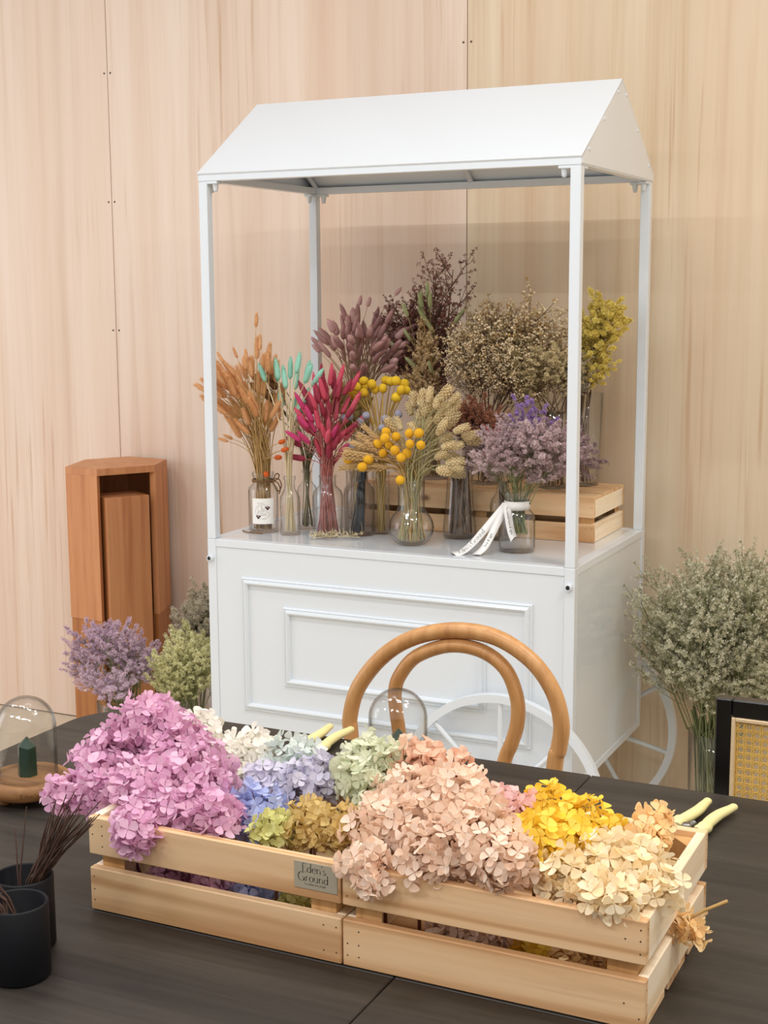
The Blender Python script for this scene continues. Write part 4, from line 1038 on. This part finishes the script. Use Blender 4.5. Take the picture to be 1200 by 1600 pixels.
for tp in SINGLE['hot']:
    flower('bunny_tail_grass', 'dark crimson bunny tail standing above the red bunch', 'dried flower', 'crimson bunny tails', disc((c4[0], c4[1], c4[2] + .008), .028), neck(c4, .15, .014), V(tp) - V((0, 0, .03)), PT['stem_rose'], H_re[2], scale=1.05)
for i in range(8):
    flower('bunny_tail_grass', 'hot pink bunny tail grass among the red ones', 'dried flower', 'hot pink bunny tails', disc((c4[0], c4[1], c4[2] + .008), .028), neck(c4, .15, .014), ell_pt(ENV['red'], .6, .3) - V((0, .03, .05)), PT['stem_rose'], H_hp[0], scale=.95)
H_ma = head_set(hairy, 'bunny_tail_head', PT['mauve'], 3, L=.058, R=.0076, hl=.0058) + head_set(hairy, 'bunny_tail_head', PT['mauve_light'], 1, L=.046, R=.0098, hl=.0045)
for i in range(92):
    flower('bunny_tail_grass', 'dusky mauve bunny tail grass at the back of the cart', 'dried flower', 'mauve bunny tails', disc((mvc[0], mvc[1], mvc[2] + .008), .028), neck(mvc, .27, .030), ell_pt(ENV['mauve'], .7, .2) - V((0, 0, .02)), PT['stem_mauve'], rnd.choice(H_ma), scale=rnd.uniform(.9, 1.15))
for tp in SINGLE['mauve']:
    flower('bunny_tail_grass', 'stray mauve bunny tail on a long thin stem above its bunch', 'dried flower', 'stray mauve bunny tails', disc((mvc[0], mvc[1], mvc[2] + .008), .025), neck(mvc, .27, .025), V(tp) - V((0, 0, .02)), PT['stem_mauve'], H_ma[3], r=.0007, scale=.65)
H_gr = head_set(hairy, 'bunny_tail_head', PT['green'], 2, L=.062, R=.0070, hl=.003)
for tp in GREEN:
    flower('dried_grass', 'lime green grass head at the back of the cart', 'dried flower', 'green grass heads', disc((bvc[0], bvc[1], bvc[2] + .008), .025), neck(bvc, .16, .026), V(tp) - V((0, 0, .02)), PT['stem_green'], rnd.choice(H_gr), r=.0014, scale=.88, hang=(rnd.uniform(-.7, .5), 0, .2))
H_ol = head_set(hairy, 'bunny_tail_head', PT['olive'], 2, L=.06, R=.012, hl=.005)
for i in range(13):
    flower('dried_grass', 'olive brown grass head behind the red bunch', 'dried flower', 'olive grass heads', disc((c3[0], c3[1], c3[2] + .008), .018), neck(c3, .15, .008), ell_pt(ENV['olive'], .5, .1), PT['stem_olive'], rnd.choice(H_ol), scale=rnd.uniform(.9, 1.2))
H_rb = head_set(hairy, 'bunny_tail_head', PT['rustbrown'], 2, L=.045, R=.013, hl=.004)
for i in range(10):
    flower('dried_grass', 'dark brown dried head between the orange and mint bunches', 'dried flower', 'dark brown heads', disc((c3[0], c3[1], c3[2] + .008), .018), neck(c3, .15, .008), ell_pt(ENV['brownbits'], .5, .1), PT['stem_olive'], rnd.choice(H_rb), scale=rnd.uniform(.8, 1.1))
H_cr = head_set(bumpy_ball, 'globe_head', PT['crasp'], 2, R=.0128); H_cr2 = head_set(bumpy_ball, 'globe_head', PT['crasp2'], 2, R=.0128); H_gl = head_set(bumpy_ball, 'globe_head', PT['globe'], 2, R=.0108)
for tp in CRASP_HI:
    flower('billy_button_flower', 'yellow billy button globe in the narrow cylinder', 'dried flower', 'tall yellow billy buttons', disc((c6[0], c6[1], c6[2] + .008), .013), neck(c6, .16, .014), V(tp) - V((0, 0, .013)), PT['stem_gold'], rnd.choice(H_cr), r=.0016)
for i in range(14):
    p0 = disc((c6[0], c6[1], c6[2] + .008), .014); q = neck(c6, .16, .015)
    s = thing('bare_stem', 'bare golden stem in the narrow glass cylinder', 'dried stem', p0, 'golden stems')
    MB().tube([p0, q, q + (q - p0) * .35 + V((rnd.uniform(-.02, .02), 0, .02))], .0016, 5).build('stem', PT['stem_gold'], s)
for tp in GLOBE:
    flower('globe_flower', 'blue-grey dried globe flower in the navy-stemmed bottle', 'dried flower', 'blue-grey globes', disc((c5[0], c5[1], c5[2] + .008), .028), neck(c5, .16, .018), V(tp) - V((0, 0, .011)), PT['stem_cream'], rnd.choice(H_gl), r=.0011)
for i in range(24):
    p0 = disc((c5[0] - .006, c5[1], c5[2] + .008), .020); q = neck((c5[0] + .012, c5[1], c5[2]), .165, .009)
    e = q + (q - p0) * .42 + V((rnd.uniform(-.006, .010), rnd.uniform(-.01, .01), rnd.uniform(-.03, .02)))
    s = thing('bare_stem', 'navy dyed stem in the wide greyish bottle', 'dried stem', p0, 'navy stems')
    MB().tube([p0, q, e], [.0021, .0021, .0013], 5).build('stem', PT['stem_navy'], s)
for tp in CRASP_LO:
    flower('billy_button_flower', 'amber yellow billy button globe in the round-bellied vase', 'dried flower', 'low yellow billy buttons', disc((cb[0], cb[1], cb[2] + .012), .03), neck(cb, .15, .024), V(tp) - V((0, 0, .013)), PT['stem_tan'], rnd.choice(H_cr2), r=.0012)
H_ph = head_set(scaly, 'canary_grass_head', PT['phal'], 3)
for tp in PHAL + [V(p_) + V((rnd.uniform(-.02, .02), rnd.uniform(-.03, .03), rnd.uniform(-.05, -.01))) for p_ in PHAL[:22]]:
    flower('canary_grass', 'beige canary grass head in the round-bellied vase', 'dried flower', 'canary grass heads', disc((cb[0], cb[1], cb[2] + .012), .035), neck(cb, .15, .026), V(tp) - V((.002, 0, .02)), PT['stem_green'], rnd.choice(H_ph), scale=rnd.uniform(.95, 1.25))
H_wh = head_set(wheat_ear, 'wheat_ear', PT['wheat'], 2)
for tp in WHEAT + WHEAT[:8]:
    tp = V(tp) + V((rnd.uniform(-.01, .02), rnd.uniform(-.02, .02), rnd.uniform(-.012, .012)))
    nk = neck((cb[0] - .012, cb[1], cb[2]), .16, .016)
    flower('wheat_stalk', 'golden wheat ear arching left out of the round-bellied vase', 'dried flower', 'wheat ears', disc((cb[0] + .012, cb[1], cb[2] + .012), .028), nk, nk.lerp(tp, .62) + V((0, 0, .014)), PT['stem_tan'], rnd.choice(H_wh), r=.0013, hname='ear', lean=.25, scale=.95)
for i in range(26):
    p0 = disc((cb[0], cb[1], cb[2] + .012), .042); q = neck(cb, .12, .022)
    s = thing('bare_stem', 'straw-coloured cut stem in the round-bellied vase', 'dried stem', p0, 'straw stems')
    MB().tube([p0, p0.lerp(q, .5), q, q + (q - p0) * .4], .0014, 5).build('stem', PT['stem_tan' if i % 2 else 'stem_green'], s)

# --- branching sprays (statice, sea lavender, baby's breath): unit height, shared meshes
def spray(kind, seed):
    r_ = random.Random(seed); br = MB(); fl_ = MB()
    P = dict(caspia=(17, 6, 9, .022, .34, .26), statice=(11, 3, 66, .019, .30, .42), comb=(8, 2, 120, .019, .28, .40), gyp=(15, 5, 8, .024, .34, .30), airy=(9, 5, 5, .018, .26, .40), tan=(13, 5, 9, .015, .17, .20))[kind]
    nb, ns, nf, fs, spread, t0 = P
    def floret(c, d, s):
        u = d.orthogonal().normalized(); w = d.cross(u)
        if kind == 'gyp':
            q = [c + u * s * .5, c + w * s * .5, c - u * s * .5, c - w * s * .5]; a, b = c + d * s * .5, c - d * s * .45
            fl_.add(q + [a, b], [(0, 1, 4), (1, 2, 4), (2, 3, 4), (3, 0, 4), (1, 0, 5), (2, 1, 5), (3, 2, 5), (0, 3, 5)], True); return
        vs = [c]; k = 4
        for j in range(k):
            a = 2 * PI * j / k + r_.uniform(-.3, .3)
            for e in (-.38, .38):
                vs.append(c + d * s * .55 + (u * math.cos(a + e) + w * math.sin(a + e)) * s * r_.uniform(.45, .7))
        fl_.add(vs, [(0, 1 + 2 * j, 2 + 2 * j) for j in range(k)])
    br.tube([(0, 0, 0), (.008, 0, .35), (-.004, .005, .7), (0, 0, .95)], [.0060, .0052, .0042, .0024], 5)
    for i in range(nb):
        t = t0 + (.93 - t0) * (i + .5) / nb; a = i * 2.4 + r_.uniform(-.4, .4)
        L = spread * (1.05 - .55 * (t - t0) / (1 - t0)) * r_.uniform(.75, 1.2)
        d = V((math.cos(a) * .75, math.sin(a) * .75, .95)).normalized()
        b = V((0, 0, t)); e = b + d * L + V((0, 0, L * .15))
        br.tube([b, b + d * L * .5, e], [.0034, .0028, .0018], 4)
        for j in range(ns):
            k = .30 + .70 * (j + 1) / ns
            sb = b.lerp(e, k * .9); sa = a + (1 if j % 2 else -1) * r_.uniform(.5, 1.3)
            sd = (V((math.cos(sa), math.sin(sa), r_.uniform(.25, 1.2)))).normalized()
            sL = L * r_.uniform(.32, .52) * (1.25 - .5 * k) if kind not in ('statice', 'comb') else L * r_.uniform(.38, .55)
            if j == ns - 1: sb = e; sd = (d + V((0, 0, .3))).normalized()
            se = sb + sd * sL
            br.tube([sb, se], [.0020, .0010], 3, cap=False)
            for f in range(nf):
                q = r_.uniform(.12, 1.05)
                p = sb.lerp(se, q)
                if kind in ('statice', 'comb'):
                    up = V((r_.gauss(0, .5), r_.gauss(0, .5), r_.uniform(.1, 1.0))).normalized()
                    p += up * r_.uniform(.004, .030)
                    if kind == 'comb': p -= V((0, 0, (q - .5) ** 2 * .06))
                    floret(p, up, fs * r_.uniform(.8, 1.25))
                else:
                    dd = (sd + V((r_.gauss(0, .8), r_.gauss(0, .8), r_.gauss(.2, .7)))).normalized()
                    if kind == 'gyp':
                        g = p + dd * r_.uniform(.012, .045)
                        w = dd.orthogonal().normalized() * .0007
                        br.add([p - w, p + w, g], [(0, 1, 2)])
                        floret(g, dd, fs * r_.uniform(.75, 1.2))
                    else:
                        floret(p + dd * .006, dd, fs * r_.uniform(.7, 1.2))
    return br, fl_
SPR = {}
def spray_meshes(kind, smat, fmat, key):
    if key not in SPR:
        SPR[key] = []
        for s in range(3):
            b, f = spray(kind, s * 7 + 3)
            SPR[key].append((b.mesh('branches', smat), f.mesh('florets', fmat)))
    return SPR[key]
def bunch(name, label, group, kind, key, smat, fmat, n, base, base_r, nk, nk_r, E, ky=.8, shell=.3, rs=.0016, start=.0, wid=(.9, 1.2), tips=None):
    ms = spray_meshes(kind, smat, fmat, key)
    for i in range(n):
        p0 = disc(base, base_r); q = disc(nk, nk_r)
        tip = V(tips[i]) if tips else ell_pt(E, ky, shell)
        # aim a little off the neck so that the bunch opens like a fan
        q2 = q + (V((tip.x, tip.y, q.z)) - q) * rnd.uniform(.05, .22) + V((0, 0, (tip.z - q.z) * start))
        t = thing(name, label, 'dried flower', p0, group)
        MB().tube([p0, q, q2 + V((0, 0, .004))], [rs, rs, rs * .9], 5).build('stem', smat, t)
        d = tip - q2; L = d.length; b, f = rnd.choice(ms); wq = rnd.uniform(*wid); qt = quat(d.normalized(), rnd.uniform(0, 6.28))
        for nm_, me in (('branches', b), ('florets', f)):
            o = link(nm_, me, t, q2 - p0); o.rotation_mode = 'QUATERNION'; o.rotation_quaternion = qt; o.scale = (L * wq, L * wq, L)
            if nm_ == 'florets': stuff(o)
for nm, a, b, tr in (('f_lilac', 'eed8d8', 'b09498', .25), ('f_lilac_dull', 'd4bcbe', '9a8084', .25), ('f_violet', 'c9a8dc', 'a582c4', .25), ('f_rust', 'c88a6c', '94604a', .2), ('f_gyp', 'f8e6c0', 'c09c66', .2), ('f_cream', 'f4e4b6', 'a08a5c', .2), ('f_cream_grey', 'd8ceb4', '8e8268', .2),
                     ('f_yellow', 'f6e88a', 'e0c860', .25), ('f_burg', 'a06a60', '744640', .2), ('f_tan', 'f2dcb0', 'd2b282', .2), ('f_lilac2', 'f0dce6', 'c8acc2', .25), ('f_lime', 'f4f2c4', 'cec994', .25), ('f_beige', 'e2d8c2', 'b4aa8e', .2), ('f_casp', 'e8e4cc', 'a6a280', .2), ('f_red', 'c8465a', 'b03848', .25), ('f_oat', 'e8dcbc', 'd2c094', .3)):
    PT[nm] = petal(nm, lighter(a, .1), b, tr, per_object=True)
up = lambda c, z: (c[0], c[1], c[2] + z)
bunch('burgundy_sprig', 'dark burgundy airy sprig at the back of the cart', 'burgundy sprigs', 'caspia', 'burg', PT['stem_dark'], PT['f_burg'], 13, up(bvc, .008), .03, up(bvc, .165), .03, ENV['burg'], .6, .2)
bunch('burgundy_sprig', 'thin reddish sprig rising highest at the back of the cart', 'tall reddish sprigs', 'airy', 'burg_airy', PT['stem_dark'], PT['f_burg'], 6, up(bvc, .008), .03, up(bvc, .165), .02, None,
      tips=[(-.572, .50, 1.57), (-.520, .50, 1.575), (-.60, .50, 1.50), (-.685, .46, 1.44), (-.73, .47, 1.43), (-.655, .5, 1.46)])
bunch('tan_grass', 'feathery tan grass plume between the mauve bunny tails and the baby\'s breath', 'tan grasses', 'tan', 'tan', PT['stem_tan'], PT['f_tan'], 22, up(bvc, .008), .03, up(bvc, .165), .03, ((-.585, .40, 1.320), .050, .120), .5, .1)
bunch('gypsophila_sprig', 'tan dried baby\'s breath sprig in the tallest brown bunch', 'tan baby\'s breath', 'gyp', 'gyp', PT['stem_dark'], PT['f_gyp'], 24, up(gvc, .008), .03, up(gvc, .165), .03, ENV['gyp'], .7, .35)
bunch('statice_sprig', 'cream dried statice sprig behind the front right post', 'cream statice', 'statice', 'cream', PT['stem_dark'], PT['f_cream'], 17, up(vv, .008), .03, up(vv, .20), .03, ENV['cream'], .7, .35)
bunch('statice_sprig', 'greyish cream dried statice sprig between the cream and yellow ones', 'grey cream statice', 'statice', 'cream_grey', PT['stem_dark'], PT['f_cream_grey'], 7, up(vv, .008), .03, up(vv, .20), .03, ((-.15, .44, 1.30), .06, .08), .7, .2)
bunch('statice_sprig', 'yellow dried statice sprig at the right end of the cart', 'yellow statice', 'comb', 'yellow', PT['stem_dark'], PT['f_yellow'], 17, up(yv, .008), .032, up(yv, .245), .034, ((-.085, .45, 1.365), .066, .115), .6, .4, start=.05, wid=(.9, 1.15))
bunch('rust_sprig', 'rust brown dried sprig behind the lilac jar bouquet', 'rust sprigs', 'statice', 'rust', PT['stem_dark'], PT['f_rust'], 8, up(c9, .008), .02, up(c9, .15), .010, ENV['rust'], .5, .1)
bunch('sea_lavender_sprig', 'dusky pink dried sprig in the tapered vase', 'tapered vase sprigs', 'statice', 'lilac_dull', PT['stem_dark'], PT['f_lilac_dull'], 12, up(cc, .010), .034, up(cc, .19), .028, ENV['cone'], .7, .2, rs=.0022)
bunch('sea_lavender_sprig', 'greyed pink dried sprig low behind the front right post', 'grey pink sprigs', 'statice', 'lilac_dull', PT['stem_dark'], PT['f_lilac_dull'], 8, up(c9, .008), .02, up(c9, .15), .010, ENV['lilacR'], .6, .1)
bunch('statice_sprig', 'pale lilac dried statice sprig in the ribboned jar', 'lilac jar statice', 'statice', 'lilac', PT['stem_grass'], PT['f_lilac'], 26, up(cj, .045), .030, up(cj, .120), .020, ENV['jar'], .75, .3)
bunch('statice_sprig', 'vivid violet statice sprig topping the ribboned jar bouquet', 'violet statice', 'comb', 'violet', PT['stem_grass'], PT['f_violet'], 5, up(cj, .045), .02, up(cj, .120), .016, ENV['violet'], .7, .0, tips=[(-.190, .17, 1.225), (-.160, .17, 1.205), (-.135, .18, 1.180), (-.150, .16, 1.160), (-.205, .18, 1.19)], start=.35)
bunch('statice_sprig', 'small red dried sprig amid the lilac jar bouquet', 'red sprigs', 'airy', 'redspr', PT['stem_grass'], PT['f_red'], 3, up(cj, .045), .02, up(cj, .120), .016, None, tips=[(-.215, .12, 1.150), (-.255, .12, 1.158), (-.195, .12, 1.135)])
bunch('dried_daisy_sprig', 'cream starry dried sprig behind the slim mint bottle', 'cream starry sprigs', 'airy', 'starry', PT['stem_cream'], PT['f_oat'], 4, up(c3, .008), .016, up(c3, .155), .008, None, tips=[(-.845, .24, 1.13), (-.875, .24, 1.12), (-.80, .25, 1.12), (-.83, .25, 1.10)], wid=(1.1, 1.4))

# cut stems standing in the tapered vase and the jar
for i in range(22):
    p0 = disc((cc[0], cc[1], cc[2] + .010), .034); q = neck(cc, .19, .028)
    s = thing('bare_stem', 'dark brown stem in the tapered vase', 'dried stem', p0, 'dark stems'); MB().tube([p0, q, q + (q - p0) * .15], .0022, 5).build('stem', PT['stem_dark'], s)
# oat sprig lying on the cart top
oat = thing('oat_sprig', 'cream dried oat sprig lying on the cart top before the red bottle', 'dried flower', OAT[0])
a0, a1 = V((-.758, .096, ZC + .004)), V((-.640, .150, ZC + .005))
MB().tube([a0, a0.lerp(a1, .5) + V((0, 0, .004)), a1], .0012, 5).build('stem', PT['f_oat'], oat)
fl2 = MB()
for i in range(120):
    p = a0.lerp(a1, rnd.random()) + V((rnd.gauss(0, .006), rnd.gauss(0, .010), abs(rnd.gauss(.004, .005))))
    d = (V((rnd.gauss(0, .8), rnd.gauss(-.2, .6), rnd.uniform(.1, 1.1)))).normalized() * rnd.uniform(.012, .020)
    w = d.cross(V((rnd.random(), rnd.random(), rnd.random()))).normalized() * .0020
    n_ = w.cross(d).normalized() * .0012
    fl2.add([p, p + d * .45 + w, p + d, p + d * .45 - w, p + d * .45 + n_], [(0, 1, 4), (1, 2, 4), (2, 3, 4), (3, 0, 4)])
stuff(fl2.build('spikelets', PT['f_oat'], oat))

# ------------------------------------------------------------------ floor bouquets
def floor_vase(label, c, h, r0, r1):
    return bottle('floor_vase', label, c, [(r0 - .004, 0), (r0, .004), ((r0 + r1) / 2, h * .5), (r1, h)], cat='vase', t=.003)
fa = (-1.405, .115, 0); fb = (-1.175, .10, 0); fc = (-1.34, .42, 0); fd = (.235, .475, 0)
floor_vase('clear glass floor vase of lilac statice left of the cart', fa, .325, .060, .070)
floor_vase('glass floor vase of yellow-green statice against the cart\'s left side', fb, .300, .055, .065)
floor_vase('glass floor vase of grey-beige statice behind the yellow-green one', fc, .30, .05, .06)
floor_vase('tall glass floor vase of grey-green sea lavender behind the cane chair', fd, .345, .060, .066)
bunch('statice_sprig', 'lilac statice sprig in the floor vase before the hexagonal stand', 'floor lilac statice', 'statice', 'lilac2', PT['stem_grass'], PT['f_lilac2'], 30, up(fa, .01), .04, up(fa, .30), .05, ((-1.42, .1, .445), .155, .100), .8, .3, rs=.002)
bunch('statice_sprig', 'yellow-green statice sprig beside the cart\'s lower left corner', 'floor yellow statice', 'statice', 'lime', PT['stem_grass'], PT['f_lime'], 28, up(fb, .01), .04, up(fb, .28), .05, ((-1.185, .12, .450), .125, .090), .8, .3, rs=.002)
bunch('statice_sprig', 'grey-beige statice sprig behind the yellow-green ones', 'floor beige statice', 'statice', 'beige', PT['stem_grass'], PT['f_beige'], 16, up(fc, .01), .04, up(fc, .29), .04, ((-1.28, .40, .530), .110, .075), .7, .2, rs=.002)
bunch('sea_lavender_sprig', 'grey-green sea lavender sprig in the tall floor vase right of the cart', 'floor sea lavender', 'caspia', 'casp', PT['stem_grass'], PT['f_casp'], 56, up(fd, .01), .045, up(fd, .34), .05, ((.265, .46, .640), .240, .190), .85, .35, rs=.0018, wid=(.75, 1.0))
for i in range(40):
    p0 = disc(up(fd, .01), .048); q = disc(up(fd, .34), .056)
    s = thing('bare_stem', 'green stem crowding the tall floor vase', 'dried stem', p0, 'floor vase stems'); MB().tube([p0, q, q + (q - p0) * .2], .0024, 4).build('stem', PT['stem_grass'], s)
for i in range(20):
    p0 = disc(up(fa, .01), .045); q = disc(up(fa, .32), .058)
    s = thing('bare_stem', 'green stem in the lilac floor vase', 'dried stem', p0, 'lilac vase stems'); MB().tube([p0, q, q + (q - p0) * .2], .002, 4).build('stem', PT['stem_grass'], s)

# ------------------------------------------------------------------ hydrangea heads in the crates
def floret_mesh(seed, kind, mat):
    r_ = random.Random(seed); mb = MB(); R = .0106
    for j in range(4):
        a = PI / 2 * j + r_.uniform(-.18, .18); c, s = math.cos(a), math.sin(a); cup_ = {'flat': .15, 'cup': .55, 'crisp': .85}[kind] + r_.uniform(-.25, .30)
        tw_ = r_.uniform(-.45, .45)
        def P(u, v_, h): # u along petal, v across
            z = h + cup_ * u * .55 + v_ * tw_
            return V((c * u - s * v_, s * u + c * v_, z)) * R
        wd = .50 * r_.uniform(.9, 1.1); L = r_.uniform(.92, 1.08)
        tipf = .10 if kind != 'crisp' else -.06
        prf = [(.20, .28, .02), (.44, .68, .05), (.68, 1.0, .10), (.88, .95, .09), (1.01, .58, .06)] if kind != 'crisp' else [(.20, .36, .02), (.42, .86, .06), (.62, 1.0, .10), (.82, .66, .08), (.94, .26, .03)]
        vs = [P(.02, 0, 0)] + [P(u_ * L, wd * v1, h_) for u_, v1, h_ in prf] + [P(L * (1.06 if kind != 'crisp' else 1.08), 0, .03)] + [P(u_ * L, -wd * v1, h_) for u_, v1, h_ in reversed(prf)] + [P(.60 * L, 0, -.06)]
        nn_ = len(vs) - 1
        mb.add(vs, [(i, (i + 1) % nn_, nn_) for i in range(nn_)], True)
    mb.ball((0, 0, .0006), .0011, n=4, k=2)
    return mb.mesh('floret', mat)
HC = dict(violet=('f6d0e2', 'e2accd', .95, 'cup'), white=('fdfaf2', 'f5f0e4', 1.05, 'cup'), aqua=('edf1ec', 'dbe5df', 1.0, 'cup'), lavender=('e6e2ed', 'd2cee0', 1.0, 'cup'), blue=('d2d8f6', 'b6c0ec', .95, 'cup'), lime=('e8e4a4', 'd0cc80', .74, 'crisp'),
          ochre=('ead296', 'd2b26a', .76, 'crisp'), mint=('eeeed8', 'dee2c2', .95, 'cup'), peach=('fadcc4', 'f2c4a8', .90, 'crisp'), blush=('fbe8d6', 'efceb4', .98, 'cup'), pink=('f9dad6', 'f4c6c4', .9, 'cup'), yellow=('ffe670', 'fdd648', 1.0, 'cup'), ivory=('fff3d8', 'fce4b6', 1.05, 'cup'), apricot=('ffe6b8', 'fad292', .95, 'cup'))
FM = {}
for k, (a, b, s, kind) in HC.items():
    mt = petal('hydrangea_' + k, a, b, .32)
    kinds = [kind, 'cup', 'flat'] if kind != 'crisp' else ['crisp', 'crisp', 'cup']
    ms = [floret_mesh(i * 5 + len(k), kk, mt) for i, kk in enumerate(kinds)]
    inn = MB(); r_ = random.Random(len(k))
    for i in range(110):
        d = V((r_.gauss(0, 1), r_.gauss(0, 1), r_.gauss(0, 1))).normalized(); u = d.orthogonal().normalized(); w = d.cross(u)
        c = d * r_.uniform(.45, .70); q = [c + (u * math.cos(x) + w * math.sin(x)) * .20 + d * r_.uniform(-.05, .08) for x in [r_.uniform(0, 1) + PI / 2 * y for y in range(4)]]
        inn.add(q + [c - d * .04], [(0, 1, 4), (1, 2, 4), (2, 3, 4), (3, 0, 4)], True)
    FM[k] = (ms, inn.mesh('inner_florets', mt), s, petal('stalk_' + k, {'yellow': 'd8a020', 'ivory': 'd9b870', 'apricot': 'c88040'}.get(k, '8a6a60'), {'violet': '7a4a6a'}.get(k, '7a5a48'), .1))
NAMES = ['crowning the peak of the left heap', 'high on the left flank of the heap', 'high on the right flank of the heap', 'trailing over the left crate\'s left end towards the sticks', 'above the left crate\'s front left corner', 'in the middle of the violet heap',
 'beside the blue head', 'spilling over the left crate\'s front slat', 'lowest tip hanging down the left crate\'s front', 'at the crate rim next to the blue one',
 'directly behind the violet peak', 'against the crate\'s rear slat, second from the left', 'beside the pale aqua head', 'low between violet and lavender', 'in front of the left secateurs', 'tiny, at the crates\' rear meeting corner', 'large, in the middle of the left crate', 'pale, between white and blue', 'the only periwinkle one, at the front rim',
 'small, at the left end of the ochre pair', 'in the middle of the front rim beside the lime one', 'nearest the blush heap', 'rear one, in front of the glass dome', 'front one, above the ochre heads', 'touching the peach heads',
 'at the glass dome, highest of the right crate', 'darker, behind the pink one', 'at the left end of the right crate', 'second from the left in the blush heap', 'biggest, in the middle of the blush heap', 'at the front rim beneath the pink one', 'at the front rim, left of the knot', 'next to the front yellow head', 'overhanging the meeting of the two crates', 'dangling lowest over the right crate\'s corner', 'just below the peach heads',
 'the only rose pink one, between blush and yellow', 'rear left of the yellow four', 'rear right of the yellow group', 'front left of the yellow group', 'front right of the yellow group', 'small sprig next to the apricot head', 'biggest cream one', 'at the right end slat', 'left one, on the front rim next to yellow', 'tumbling over the right crate\'s front slat', 'at the right crate\'s front right corner',
 'in the right crate\'s far corner', 'small, by the right secateurs', 'glimpsed through the left crate\'s slat gap, leftmost', 'glimpsed through the left crate\'s slat gap, second', 'dark, glimpsed through the left crate\'s slat gap', 'glimpsed through the slat gap under the name plate', 'glimpsed through the right crate\'s slat gap, left one', 'glimpsed through the right crate\'s slat gap, middle one', 'glimpsed through the right crate\'s slat gap', 'glimpsed at the right end of the slat gap', 'poking out between the right crate\'s end slats', 'on the front rim left of the one beside the blue', 'on the front rim right of the spilling one']
for hi, (k, x, y, z, r) in enumerate(HEADS):
    ms, inn, fs, smat = FM[k]
    c = V((x, y, z)); zb = TZ + .0105
    inside_x = min(max(x, .0 - .01), .63); inside_y = min(max(y, -1.785), -1.56)
    if x < .31: inside_x = min(inside_x, .295)
    else: inside_x = max(inside_x, .338)
    foot = V((inside_x, inside_y, zb + .001))
    if k == 'apricot' and x > .67: foot = V((x - .06, y, .83))
    if y < -1.795: foot = V((inside_x, -1.786, .8725)); c.y = min(c.y, -1.812)
    t = thing('hydrangea_head', f'{k} preserved hydrangea head, {NAMES[hi]}', 'hydrangea', foot, 'hydrangea heads')
    st = MB().tube([foot, foot.lerp(c, .5) + V((0, 0, .004)), c], [.0022, .0020, .0016], 6)
    n = int(max(16, 4 * PI * r * r * .82 / ((.0192 * fs) ** 2 * .42)))
    ga = rnd.uniform(0, 6); lumps = [rdir(-.2) for _ in range(6)]
    for i in range(n):
        zz = 1 - (i + .5) / n * 1.72; a = i * 2.39996 + ga; q = math.sqrt(max(0, 1 - zz * zz))
        d = V((q * math.cos(a), q * math.sin(a), zz)) + V((rnd.gauss(0, .10), rnd.gauss(0, .10), rnd.gauss(0, .10)))
        dn = d.normalized(); rr = r * rnd.uniform(.66, 1.10) * (.92 + .30 * max(max(0, dn.dot(u_)) ** 5 for u_ in lumps))
        p = c + V((dn.x * rr, dn.y * rr, dn.z * rr * .9))
        o = link('floret', ms[rnd.choice((0, 0, 1, 2))], t, p - foot)
        o.rotation_mode = 'QUATERNION'
        o.rotation_quaternion = quat((dn + V((rnd.gauss(0, .7), rnd.gauss(0, .7), rnd.gauss(.15, .7)))).normalized(), rnd.uniform(0, 6.28))
        s = fs * rnd.uniform(.82, 1.15); o.scale = (s, s, s)
        if i % 3 == 0: st.tube([c, p - dn * .002], [.0009, .0006], 3, cap=False)
    io = link('inner_florets', inn, t, c - foot); io.scale = (r, r, r * .9); stuff(io)
    st.build('stalk', smat, t)

    if k == 'apricot' and x > .67:
        tg = MB().tube([c + V((-.004, 0, .012)), c + V((.014, .007, .024)), c + V((.036, .018, .034))], [.0018, .0018, .0022], 6).build('twig', PT['stem_tan'], t)
        tg['label'] = 'bare pinkish twig end'

# ------------------------------------------------------------------ small groups: say which one, counted along the picture
bpy.context.view_layer.update()
ORD = 'first second third fourth fifth sixth seventh eighth ninth tenth eleventh twelfth thirteenth fourteenth fifteenth sixteenth seventeenth eighteenth nineteenth twentieth'.split()
byg = {}
for o in SC.objects:
    if o.parent is None and 'group' in o.keys() and o['category'] in ('dried flower',): byg.setdefault((o['group'], o['label']), []).append(o)
def across(o):
    ch_ = [c for c in o.children if c.name.startswith(('flower_head', 'globe_head', 'ear', 'florets'))]
    p = ch_[0].matrix_world.translation if ch_ else o.matrix_world.translation
    if ch_ and ch_[0].name.startswith('florets'): p = ch_[0].matrix_world @ V((0, 0, 1))
    d = p - cam.location
    return d.dot(_R) / d.dot(_F)
for (g, l), os_ in byg.items():
    if 1 < len(os_) <= 20 and len(l.split()) <= 13:
        for i, o in enumerate(sorted(os_, key=across)): o['label'] = l + ', ' + ORD[i] + ' from left'
